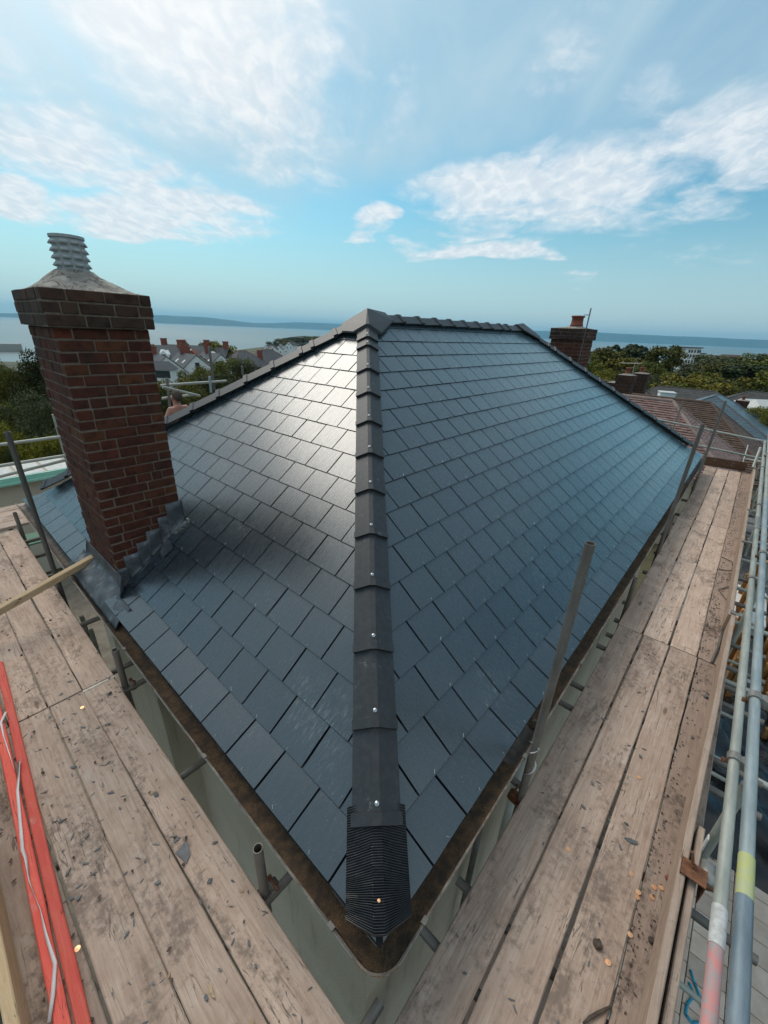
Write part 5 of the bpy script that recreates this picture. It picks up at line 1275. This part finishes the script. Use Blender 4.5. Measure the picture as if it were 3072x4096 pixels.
# pink-tiled hip next door, brown roof behind it, slate roof beyond
NA = at_x((2690, 1606), 20.5); n1, r1 = hip_house('tiled_house', 'house next door with a pinkish clay tiled hip roof', NA, NA + np.array((0, 7.5, 0)), 2.85, 2.33, 'render', 'tile_pink', .125, .17, th=.035)
NB = at_x((2842, 1612), 29.0); n2, r2 = hip_house('tiled_house', 'house with a dark brown mossy tiled roof behind the pink one', NB, NB + np.array((0, 6.5, 0)), 3.9, 3.12, 'render', 'tile_brown', .14, .18, 'tile_brown', th=.04)
NC = at_x((2862, 1584), 44.0); n3, r3 = hip_house('slated_house', 'house with a pale blue slate roof beyond the brown one', NC, NC + np.array((2.2, 0, 0)), 6.0, 3.2, 'house_white', 'tile_slate', .30, .36, 'tile_grey')
q = at_d((2972, 1602), 49); stack(n3, (q[0], q[1], q[2] - 1.6), .8, .9, 1.6, 1)
q = at_d((2500, 1530), 27); stack(n1, (q[0], q[1], q[2] - 1.5), .8, .8, 1.9, 1, 'brick_cap_mass')
q = at_d((2562, 1506), 33); stack(n2, (q[0], q[1], q[2] - 1.8), .95, .9, 2.0, 1, 'brick_cap_mass')
q = at_d((2458, 1530), 31); stack(n2, (q[0], q[1], q[2] - 1.8), .8, .8, 1.8, 0, 'brick_cap_mass')
ND = at_d((2555, 1538), 35); hip_house('tiled_house', 'small brown tiled roof with stepped courses under the twin chimneys', ND, ND + np.array((0, 2.5, 0)), 2.6, 2.4, 'render', 'tile_brown', .22, .26, 'tile_brown')
NE = at_d((2860, 1566), 66); hip_house('bungalow', 'low dark roofed bungalow left of the blue slate roof', NE, NE + np.array((3, 4, 0)) * 0 + np.array((0, 6.0, 0)), 4.0, 2.2, 'house_cream', 'tile_dark', .34, .4, 'tile_dark')
NF = at_d((3000, 1566), 64); hip_house('bungalow', 'long dark roofed bungalow with white conservatories', NF, NF + np.array((0, -9.0, 0)), 4.6, 2.3, 'house_cream', 'tile_dark', .34, .4, 'tile_dark')
def conservatory(px, d, w, label):
    p = at_d(px, d); t_ = thing('conservatory', label, 'conservatory', (p[0], p[1], p[2] - 2.6), 'conservatories', YAW - PI / 2); b = MB()
    for i in range(6): b.box((-w / 2 + w * i / 5 - .05, -1.4, 0), (-w / 2 + w * i / 5 + .05, -1.3, 1.9))
    b.box((-w / 2 - .05, -1.42, 1.9), (w / 2 + .05, 1.4, 2.05)); b.box((-w / 2, -1.38, 0), (w / 2, 1.4, .6)); b.make('frame', 'white', t_, local=True)
    MB().box((-w / 2 + .02, -1.33, .6), (w / 2 - .02, 1.3, 1.88)).make('glazing', 'glass', t_, local=True); MB().add([(-w / 2, -1.42, 2.06), (w / 2, -1.42, 2.06), (w / 2, 1.4, 2.06), (-w / 2, 1.4, 2.06), (-w * .3, 0, 2.8), (w * .3, 0, 2.8)], [(0, 1, 5, 4), (1, 2, 5), (2, 3, 4, 5), (3, 0, 4), (3, 2, 1, 0)]).make('roof', 'white_plastic', t_, local=True)
conservatory((2990, 1603), 58, 2.4, 'white glazed conservatory close beside the blue slate roof chimney'); conservatory((3048, 1606), 57, 2.2, 'white glazed conservatory at the far end of the dark bungalow')
p = at_d((2668, 1570), 48); b = MB(); b.box((-.75, -.6, 0), (.75, .6, 2.2)); o = b.make('outbuilding', 'house_white', None, mw=Matrix.Translation((p[0], p[1], p[2] - 2.2)) @ Matrix.Rotation(YAW - .4, 4, 'Z')); tag(o, 'small white flat roofed outbuilding behind the brown roof ridge', 'outbuilding')
MB().box((-.82, -.67, 2.2), (.82, .67, 2.27)).make('roof', 'white_plastic', o, mw=Matrix(), local=True)
# television aerial over the neighbouring roofs
q = at_d((2540, 1455), 31); a_ = thing('tv_aerial', 'thin television aerial above the twin chimneys', 'aerial', (q[0], q[1], q[2] - 1.9)); MB().tube((0, 0, 0), (0, 0, 2.0), .02, 6).make('mast', 'tube', a_, local=True)
b = MB(); b.tube((-1.0, .55, 1.93), (.35, -.2, 1.93), .013, 5)
for i in range(8): f = i / 7; c_ = np.array((-1.0 + 1.3 * f, .55 - .72 * f, 1.93)); b.tube(c_ - (.1, .18, 0), c_ + (.1, .18, 0), .008, 4)
b.make('array', 'tube', a_, local=True)

def gable_house(px, d, W, L, eave, pitch, rot, label, wall='house_white', roof_m='tile_grey', sky=2, door=True, group='white terrace by the sea', stackn=1):
    """px: apex of the gable turned to the camera"""
    ap = at_d(px, d); h = W / 2 * math.tan(pitch); gz = min(land_z(ap[0], ap[1]), ap[2] - h - eave); t_ = thing('terrace_house', label, 'house', (ap[0], ap[1], ap[2] - h - eave), group, rot)
    b = MB(); b.add([(-W / 2, 0, gz - ap[2] + h + eave - 1), (W / 2, 0, gz - ap[2] + h + eave - 1), (W / 2, 0, eave), (0, 0, eave + h), (-W / 2, 0, eave)] + [(-W / 2, L, gz - ap[2] + h + eave - 1), (W / 2, L, gz - ap[2] + h + eave - 1), (W / 2, L, eave), (0, L, eave + h), (-W / 2, L, eave)], [(0, 1, 2, 3, 4), (9, 8, 7, 6, 5), (1, 6, 7, 2), (0, 4, 9, 5)])
    b.make('wall', wall, t_, local=True); r_ = MB(); o = .25
    for s_ in (-1, 1):
        e = np.array((s_ * (W / 2 + o), 0, eave - o * math.tan(pitch))); a = np.array((0, 0, eave + h + .02)); n = np.array((s_ * math.sin(pitch), 0, math.cos(pitch)))
        pts = [e + (0, -.15, 0), e + (0, L + .1, 0), a + (0, L + .1, 0), a + (0, -.15, 0)]; pts = pts if s_ > 0 else pts[::-1]; r_.poly(pts, n, .12)
    rf = r_.make('roof', roof_m, t_, local=True)
    for i in range(sky):
        y = L * (.25 + .4 * i); c_ = np.array((-(W / 4), y, eave + h / 2)); n = np.array((-math.sin(pitch), 0, math.cos(pitch))); u_ = np.array((math.cos(pitch), 0, math.sin(pitch)))
        MB().poly([c_ + u_ * a_ + np.array((0, b_, 0)) + n * .13 for a_, b_ in ((-.45, .35), (-.45, -.35), (.45, -.35), (.45, .35))], n, .06).make('skylight', 'white', rf, local=True)
    wz = [(0, eave * .62)] if W < 5 else [(-W * .22, eave * .62), (W * .22, eave * .62)]
    for x, z in wz + [(0, eave + h * .3)]:
        f = MB().box((x - .5, -.05, z - .65), (x + .5, .02, z + .65)).make('window', 'white_plastic', t_, local=True); MB().box((x - .42, -.065, z - .57), (x + .42, -.052, z + .57)).make('pane', 'glass', f, local=True)
    if stackn:
        c = MB(); c.box((-.55, L * .7, eave + h - .6), (.55, L * .7 + .7, eave + h + 1.3)); c.box((-.62, L * .7 - .06, eave + h + 1.3), (.62, L * .7 + .76, eave + h + 1.5)); st_ = c.make('chimney', 'terracotta', rf, local=True)
        for k in (-.3, 0, .3): MB().lathe([(.12, 0), (.10, .4), (.12, .45)], (k, L * .7 + .35, eave + h + 1.5), 8).make('chimney_pot', 'terracotta', st_, local=True)
    return t_
R0 = YAW - PI / 2
TH = [((664, 1427), 92, 7.0, 9, 5.0, 'white gable end of the terrace right beside the brick chimney', 'house_white'), ((784, 1422), 96, 6.6, 9, 5.0, 'white gabled house in the middle of the terrace', 'house_white'), ((800, 1423), 101, 7.6, 9, 5.0, 'cream gabled house behind the middle white one', 'house_cream'), ((882, 1418), 104, 6.6, 9, 5.2, 'white gabled house at the end of the terrace behind the tall pole', 'house_white')]
for px, d, W, L, ev, lb, wl in TH: gable_house(px, d, W, L, ev, rad(40), R0 + .80, lb, wl)
for i, (px, d, lb) in enumerate([((632, 1378), 122, 'long grey slate roof behind the white gables, next to the brick chimney'), ((742, 1378), 124, 'grey slate roof with red dormers in the back row'), ((818, 1384), 122, 'pale grey slate roof with a bright skylight in the back row')]):
    ap = at_d(px, d); t_ = thing('terrace_house', lb, 'house', (ap[0], ap[1], ap[2] - 8.5), 'back row of the terrace', R0); b = MB(); b.box((-6, -3.4, -4), (6, 4, 5.2)); b.make('wall', 'house_white', t_, local=True)
    r_ = MB(); r_.poly([(-6.2, -3.8, 5.0), (6.2, -3.8, 5.0), (6.2, .3, 8.3), (-6.2, .3, 8.3)], (0, -.63, .78), .1); r_.poly([(6.2, 4.4, 5.0), (-6.2, 4.4, 5.0), (-6.2, .3, 8.3), (6.2, .3, 8.3)], (0, .63, .78), .1); rf = r_.make('roof', 'tile_grey', t_, local=True)
    for x in (-3.6, 2.8):
        dm = MB(); dm.add([(x - 1, -3.5, 5.2), (x + 1, -3.5, 5.2), (x + 1, -3.5, 6.5), (x, -3.5, 7.4), (x - 1, -3.5, 6.5), (x - 1, -1.5, 6.5), (x + 1, -1.5, 6.5), (x, -.8, 7.4)], [(0, 1, 2, 3, 4), (2, 6, 7, 3), (4, 3, 7, 5), (1, 6, 2), (0, 4, 5)]); dd_ = dm.make('dormer', ('house_white', 'terracotta')[i % 2], rf, local=True); MB().box((x - .5, -3.56, 5.5), (x + .5, -3.51, 6.5)).make('pane', 'glass', dd_, local=True)
    MB().poly([(1.0, -1.9, 6.62), (1.9, -1.9, 6.62), (1.9, -.9, 7.44), (1.0, -.9, 7.44)], (0, -.63, .78), .06).make('skylight', 'white', rf, local=True)
    for x in (-5.6, 5.4): c = MB(); c.box((x - .5, -.4, 7.6), (x + .5, .9, 9.6)); c.box((x - .57, -.47, 9.6), (x + .57, .97, 9.8)); c.make('chimney', 'terracotta', rf, local=True)
q = at_d((630, 1470), 84); t_ = thing('porch', 'small white glazed porch beneath the first white gable', 'porch', (q[0], q[1], q[2] - 2.2), None, R0); MB().box((-2.4, 0, -2), (2.4, 2, 2.0)).make('wall', 'house_white', t_, local=True); MB().box((-2.0, -.05, .5), (2.0, .01, 1.7)).make('window', 'glass', t_, local=True); MB().add([(-2.7, -.3, 1.9), (2.7, -.3, 1.9), (1.5, 1.2, 3.2), (-1.5, 1.2, 3.2), (2.7, 2.3, 1.9), (-2.7, 2.3, 1.9)], [(0, 1, 2, 3), (1, 4, 2), (4, 5, 3, 2), (5, 0, 3), (0, 5, 4, 1)]).make('roof', 'tile_grey', t_, local=True)
q = at_d((955, 1403), 118); hip_house('hipped_house', 'grey hipped roof with red ridge among trees, left of the red chimney', q, q + np.array((2, 0, 0)), 5.5, 4.0, 'house_white', 'tile_grey', .5, .6, 'terracotta')
q = at_d((1050, 1398), 125); hp, hr = hip_house('hipped_house', 'grey hipped roof beside a tall red chimney', q, q + np.array((3, 0, 0)), 5.0, 3.8, 'house_white', 'tile_grey', .5, .6, 'terracotta'); q2 = at_d((1038, 1400), 119); MB().box((q2[0] - .5, q2[1] - .5, q2[2] - 3), (q2[0] + .5, q2[1] + .5, q2[2])).make('chimney', 'terracotta', hr)
for i, (x, y, d) in enumerate(((1065, 1380, 420), (1090, 1384, 400), (1112, 1384, 430), (1155, 1368, 480), (1135, 1382, 440))):
    gable_house((x, y), d, 9, 11, 5, rad(38), R0 + (-.5, .4, .2, -.3, .6)[i], 'white house on the slope of the distant headland', 'house_white', 'tile_dark', 0, group='houses on the headland', stackn=0)
# white flats on the skyline
fp = at_d((2757, 1384), 330); ft = thing('apartment_block', 'white four storey block of flats on the skyline with dark windows', 'apartment block', (fp[0], fp[1], fp[2] - 14), None, R0 + .35)
b = MB(); b.box((-8, -6, -6), (3, 6, 13)); b.box((3, -5, -6), (9, 6, 10)); b.make('wall', 'house_white', ft, local=True); MB().box((-8.6, -6.6, 13), (3.6, 6.6, 13.5)).make('roof', 'tile_grey', ft, local=True); MB().box((3.5, -5.5, 10), (9.5, 6.5, 10.4)).make('roof', 'tile_grey', ft, local=True)
for z in (2.2, 5.4, 8.6, 11.2):
    for x in (-6.8, -4.6, -2.0, .6, 2.2, 4.6, 7.2):
        if z > 9 and x > 3: continue
        y0_ = -6.0 if x < 3 else -5.0; w_ = MB().box((x - .8, y0_ - .1, z - .9), (x + .8, y0_ + .05, z + .9)).make('window', 'white_plastic', ft, local=True); MB().box((x - .68, y0_ - .14, z - .78), (x + .68, y0_ - .105, z + .78)).make('pane', 'glass', w_, local=True)
for i, (x, y, d) in enumerate(((2880, 1418, 300), (2935, 1415, 310), (2610, 1432, 240))): gable_house((x + 22, y + 6), d, 8, 9, 3.0, rad(28), R0 + .5 + i, ('brown roofed house on the skyline right of the flats', 'brown roofed house above the dark skyline tree', 'pale roofed house low beside the dark pine')[i], 'house_cream', ('tile_brown', 'tile_brown', 'house_white')[i], 0, group='skyline houses', stackn=0)
# flat-roofed neighbour with pale green edging, behind the far left corner
def green_roof():
    p0 = at_z((-60, 1885), -2.0); t_ = thing('flat_roof_house', 'flat pale roof with mint green fascia behind the far gutter corner', 'house', (2.2, 15.5, GROUND)); MB().box((-3, 14.9, GROUND - .5), (6, 16.2, -2.16)).make('wall', 'house_cream', t_)
    M['mint'] = mat_plain('mint', (.24, .52, .40), (.32, .58, .46), .5, 3); MB().box((-3.2, 14.7, -2.16), (6.2, 14.78, -1.93)).make('fascia', 'mint', t_); rf = MB().box((-3.2, 14.785, -2.0), (6.2, 16.3, -1.95)).make('roof', 'house_cream', t_)
    for i in range(14): MB().box((-3.1 + i * .66, 14.8, -1.95), (-2.52 + i * .66, 16.2, -1.925)).make('roof_panel', 'white_plastic', rf)
    MB().box((-3.2, 14.60, -2.12), (6.2, 14.69, -2.06)).make('gutter', 'mint', t_)
green_roof()
# boats
for px, h_, lb in (((633, 1312), 8.5, 'small dark sailing boat far out on the sea'), ((1069, 1352), 11, 'sailing boat with a tall mast off the headland')):
    f_ = at_z((px[0], px[1] + 14), SEA_Z); t_ = thing('sailing_boat', lb, 'boat', f_, 'sailing boats'); MB().add([(-4, 0, .9), (-3, -1.1, 1), (3, -1, 1), (5, 0, 1.2), (3, 1, 1), (-3, 1.1, 1), (-2.5, 0, -.4), (3, 0, -.4)], [(0, 1, 6), (1, 2, 7, 6), (2, 3, 7), (3, 4, 7), (4, 5, 6, 7), (5, 0, 6), (5, 4, 3, 2, 1, 0)]).make('hull', 'house_white', t_, local=True); MB().tube((0, 0, .9), (0, 0, h_), .16, 6).make('mast', 'tube_dark', t_, local=True); MB().tube((0, 0, 2), (-3.4, 0, 2), .1, 6).make('boom', 'tube_dark', t_, local=True)

# ------------------------------------------------------------------ yard below the scaffold on the right
M['paver'] = mat_plain('paver', (.56, .43, .34), (.66, .53, .43), .9, 6, bmp=.4, bscale=60, vary=.35)
M['gravel'] = mat_plain('gravel', (.10, .095, .09), (.26, .25, .24), .95, 22, bmp=1.0, bscale=26)
M['path_grit'] = mat_plain('path_grit', (.17, .135, .10), (.24, .195, .145), .95, 5, bmp=.5, bscale=40)
M['soil'] = mat_plain('soil', (.045, .032, .022), (.085, .06, .04), .95, 8, bmp=.8, bscale=20)
M['polythene'] = mat_plain('polythene', (.010, .011, .012), (.018, .019, .020), .22, 6)
M['rope'] = mat_plain('rope', (.03, .30, .42), None, .6)
M['green_tarp'] = mat_plain('green_tarp', (.02, .10, .05), (.03, .13, .06), .6, 3)
M['yellow_ply'] = mat_plain('yellow_ply', (.55, .33, .08), (.62, .42, .14), .7, 6)
yard = obj('yard', mesh('yard', [(-2.5, -9, GROUND + .012), (30, -9, GROUND + .012), (30, .4, GROUND + .012), (-2.5, .4, GROUND + .012)], [(0, 1, 2, 3)], 'gravel'), kind='structure')
yl = obj('yard', mesh('yard', [(-6, .41, GROUND + .012), (.4, .41, GROUND + .012), (.4, 12, GROUND + .012), (-6, 12, GROUND + .012)], [(0, 1, 2, 3)], 'path_grit'), kind='structure')
yb = obj('yard', mesh('yard', [(-6, 12.001, GROUND + .012), (-6, 14.6, GROUND + .012), (8, 14.6, GROUND + .012), (8, 6.3, GROUND + .012), (.401, 6.3, GROUND + .012), (.401, 12.001, GROUND + .012)], [(5, 4, 3, 2, 1, 0)], 'path_grit'), kind='structure')
pv = obj('paving', mesh('paving', [(1.6, -5.2, GROUND + .016), (6.5, -5.2, GROUND + .016), (6.5, -.9, GROUND + .016), (1.6, -.9, GROUND + .016)], [(0, 1, 2, 3)], 'soil'), kind='structure')
pm = MB().bev((-.148, -.098, 0), (.148, .098, .045), .006); pme = mesh('paver', pm.V, pm.F, 'paver')
for i in range(16):
    for j in range(18):
        x, y = 1.78 + i * .305, -1.1 - j * .205
        if x < 6.4: obj('paver', pme, pv, Matrix.Translation((x + (.15 if j % 2 else 0), y, GROUND + .012 + random.uniform(0, .004))) @ Matrix.Rotation(random.gauss(0, .008), 4, 'Z'))
def heap():
    V = []; F = []; n = 34; m_ = 26; x0, x1, y0, y1 = 5.7, 10.2, -4.6, -1.35
    for i in range(n + 1):
        for j in range(m_ + 1):
            x = x0 + (x1 - x0) * i / n; y = y0 + (y1 - y0) * j / m_; e = min(i, n - i) / 5; e = min(1, e, min(j, m_ - j) / 4)
            V.append((x + .06 * vnoise((x * 3, y * 3, 0), 2), y, GROUND + .03 + e * (.30 + .16 * vnoise((x * 1.6, y * 1.9, 0), 4) + .06 * abs(vnoise((x * 7 + y * 5, y * 6, 0), 7)))))
    for i in range(n):
        for j in range(m_): F.append((i * (m_ + 1) + j, (i + 1) * (m_ + 1) + j, (i + 1) * (m_ + 1) + j + 1, i * (m_ + 1) + j + 1))
    tag(obj('polythene_sheet', mesh('polythene_sheet', V, F, 'polythene', True)), 'crumpled black polythene sheet spread on the yard below', 'sheet')
heap()
def timber_bed(x0, x1, y, n, label):
    t_ = thing('timber_wall', label, 'timber wall', ((x0 + x1) / 2, y, GROUND), 'timber walls in the yard')
    for i in range(n): MB().bev((x0, y - .05 - .002 * i, GROUND + .02 + i * .155), (x1, y + .05, GROUND + .165 + i * .155), .008).make('plank', 'fence_wood', t_)
    for x in np.arange(x0 + .1, x1, 1.2): MB().bev((x, y + .055, GROUND), (x + .1, y + .15, GROUND + n * .155 + .1), .008).make('post', 'fence_wood', t_)
timber_bed(9.8, 15.5, -2.05, 7, 'orange brown plank retaining wall near the polythene'); timber_bed(8.7, 15.5, -2.75, 3, 'low orange plank edging before the gravel'); timber_bed(15.6, 21, -2.4, 8, 'orange brown plank wall further along the yard')
MB_ = MB(); 
for i in range(40): x, y = random.uniform(8, 11), random.uniform(-3.4, -1.6); s_ = random.uniform(.04, .12); MB_.bev((x, y, GROUND + .02), (x + s_ * 2, y + s_, GROUND + .05), .006)
o = MB_.make('rubble', 'house_white'); o['kind'] = 'stuff'; tag(o, 'pale plaster scraps scattered on the gravel', 'rubble')
o = MB().bev((13.2, -2.6, GROUND + .03), (15.4, -1.5, GROUND + .5), .05).make('bulk_bag', 'house_white'); tag(o, 'white builders bag on the yard beside the plank wall', 'bag')
b = MB(); pts = [at_z(c7(x, y), GROUND + .07) for x, y in ((890, 1870), (915, 1950), (960, 2060), (965, 2120))]; pts2 = [at_z(c7(x, y), GROUND + .07) for x, y in ((880, 1950), (900, 1990), (900, 2050), (870, 2085), (860, 2150), (900, 2205), (960, 2205))]
for P in (pts, pts2):
    for i in range(len(P) - 1): b.tube(P[i], P[i + 1], .016, 7)
tag(b.make('blue_rope', 'rope', None, True), 'loose blue rope lying on the paving below', 'rope')
gp = at_z((195, 2135), -2.6); o = MB().bev((gp[0] - .45, gp[1] - .35, -2.64), (gp[0] + .45, gp[1] + .35, -2.6), .01).make('tarpaulin', 'green_tarp'); tag(o, 'green sheet on the lift below the left gutter', 'sheet')
o = MB().bev((.02, 3.75, -2.42), (.38, 4.75, -2.38), .01).make('plywood_sheet', 'yellow_ply'); tag(o, 'yellow plywood offcut seen under the gutter by the chimney', 'plywood')
lt = thing('ladder', 'aluminium ladder top seen through the slot below the chimney', 'ladder', (-.05, 4.3, GROUND))
for s_ in (-.16, .16): MB().bev((-.07, 4.28 + s_ - .02, GROUND), (-.03, 4.28 + s_ + .02, -.75), .006).make('stile', 'coupler', lt)
for z in np.arange(-4.8, -.75, .27): MB().tube((-.05, 4.12, z), (-.05, 4.44, z), .014, 8).make('rung', 'coupler', lt)

# ------------------------------------------------------------------ the person working behind the roof
def person():
    M['skin'] = mat_plain('skin', (.44, .19, .13), (.52, .24, .17), .55, 6); M['hair'] = mat_plain('hair', (.075, .052, .038), (.11, .08, .06), .9, 60, bmp=.6, bscale=200); M['shorts'] = mat_plain('shorts', (.03, .035, .05), (.05, .055, .07), .9, 10); M['boots'] = mat_plain('boots', (.05, .035, .025), None, .8)
    hd = at_y((708, 1592), 7.02); bx, by = float(hd[0]), float(hd[1]); hz = float(hd[2]); f = BZ; top = hz - f                      # head centre height above the boards
    t_ = thing('person', 'person with bare back and cropped hair standing behind the roof', 'person', (bx, by, f)); sc = top / 1.56
    J = {'pelvis': (0, 0, .92, .13), 'waist': (0, .01, 1.08, .125), 'chest': (0, .0, 1.27, .15), 'neckb': (0, .02, 1.405, .085), 'neck': (0, .03, 1.45, .062), 'skull0': (0, .035, 1.515, .074), 'skull1': (0, .03, 1.585, .088), 'skull2': (0, .025, 1.635, .066),
         'shl': (-.165, .01, 1.365, .068), 'ell': (-.27, .08, 1.10, .047), 'wrl': (-.16, .30, .98, .032), 'hal': (-.10, .37, .97, .036), 'shr': (.165, .01, 1.365, .068), 'elr': (.27, .08, 1.10, .047), 'wrr': (.16, .30, .98, .032), 'har': (.10, .37, .97, .036),
         'hil': (-.09, 0, .86, .10), 'knl': (-.10, .03, .49, .062), 'anl': (-.10, 0, .10, .042), 'tol': (-.10, .17, .045, .04), 'hir': (.09, 0, .86, .10), 'knr': (.10, .03, .49, .062), 'anr': (.10, 0, .10, .042), 'tor': (.10, .17, .045, .04)}
    E_ = [('pelvis', 'waist'), ('waist', 'chest'), ('chest', 'neckb'), ('neckb', 'neck'), ('neck', 'skull0'), ('skull0', 'skull1'), ('skull1', 'skull2'), ('chest', 'shl'), ('shl', 'ell'), ('ell', 'wrl'), ('wrl', 'hal'), ('chest', 'shr'), ('shr', 'elr'), ('elr', 'wrr'), ('wrr', 'har'), ('pelvis', 'hil'), ('hil', 'knl'), ('knl', 'anl'), ('anl', 'tol'), ('pelvis', 'hir'), ('hir', 'knr'), ('knr', 'anr'), ('anr', 'tor')]
    for s_, n in ((-1, 'l'), (1, 'r')):
        hx, hy, hz_, _ = J['ha' + n]
        for k in range(4): J[f'f{n}{k}'] = (hx + s_ * (.03 - .02 * k), hy + .055, hz_ - .005, .009); J[f'g{n}{k}'] = (hx + s_ * (.028 - .02 * k), hy + .085, hz_ - .03 + .003 * k, .008); E_ += [('ha' + n, f'f{n}{k}'), (f'f{n}{k}', f'g{n}{k}')]
        J[f't{n}'] = (hx - s_ * .04, hy + .03, hz_ + .01, .010); E_.append(('ha' + n, f't{n}'))
    names = list(J); me = bpy.data.meshes.new('body'); me.from_pydata([tuple(np.array(J[k][:3]) * sc) for k in names], [(names.index(a), names.index(b_)) for a, b_ in E_], []); me.materials.append(M['skin'])
    o = obj('body', me, t_, Matrix.Rotation(.25, 4, 'Z'), local=True); o.modifiers.new('skin', 'SKIN'); sv_ = me.skin_vertices[0].data
    for i, k in enumerate(names):
        r_ = J[k][3] * sc; sv_[i].radius = (r_ * (1.25 if k in ('chest', 'waist', 'pelvis') else 1), r_ * (.8 if k in ('chest', 'waist') else 1)); sv_[i].use_root = k == 'pelvis'
    ss = o.modifiers.new('sub', 'SUBSURF'); ss.levels = 2; ss.render_levels = 2
    bm = bmesh.new(); bmesh.ops.create_uvsphere(bm, u_segments=20, v_segments=12, radius=1)
    for v in bm.verts: v.co = Vector((v.co.x * .080, v.co.y * .098 - .012, v.co.z * .105 + 1.598)) * sc
    bmesh.ops.bisect_plane(bm, geom=bm.verts[:] + bm.edges[:] + bm.faces[:], plane_co=(0, .02 * sc, 1.575 * sc), plane_no=(0, .75, -1), clear_outer=True); hm = bpy.data.meshes.new('hair'); bm.to_mesh(hm); bm.free(); hm.materials.append(M['hair']); hm.shade_smooth(); obj('hair', hm, t_, Matrix.Rotation(.25, 4, 'Z'), local=True)
    for s_ in (-1, 1): MB().lathe([(.004, -.03), (.014, -.02), (.016, .01), (.008, .03)], (s_ * .083 * sc, .02 * sc, 1.56 * sc), 8).make('ear', 'skin', t_, True, Matrix.Rotation(.25, 4, 'Z'), True)
    b = MB(); b.lathe([(.165, .0), (.175, .06), (.165, .20)], (0, 0, .80 * sc), 16); b.tube((-.09, 0, .86 * sc), (-.10, .03, .52 * sc), .115, 14, .10); b.tube((.09, 0, .86 * sc), (.10, .03, .52 * sc), .115, 14, .10); b.make('shorts', 'shorts', t_, True, Matrix.Rotation(.25, 4, 'Z'), True)
person()

# ------------------------------------------------------------------ air between here and the hills
def haze():
    m = bpy.data.materials.new('haze'); m.use_nodes = True; nt = m.node_tree; nt.nodes.clear(); out = nt.nodes.new('ShaderNodeOutputMaterial'); v = nt.nodes.new('ShaderNodeVolumePrincipled')
    v.inputs['Color'].default_value = (.28, .72, 1.0, 1); v.inputs['Density'].default_value = HAZE_D; v.inputs['Anisotropy'].default_value = .2; nt.links.new(v.outputs[0], out.inputs['Volume'])
    R = 23500; b = MB().box((-R, -R, SEA_Z - 20), (R, R, 420)); o = b.make('haze', m, None); o['kind'] = 'stuff'
HAZE_D = 5.4e-5
haze()
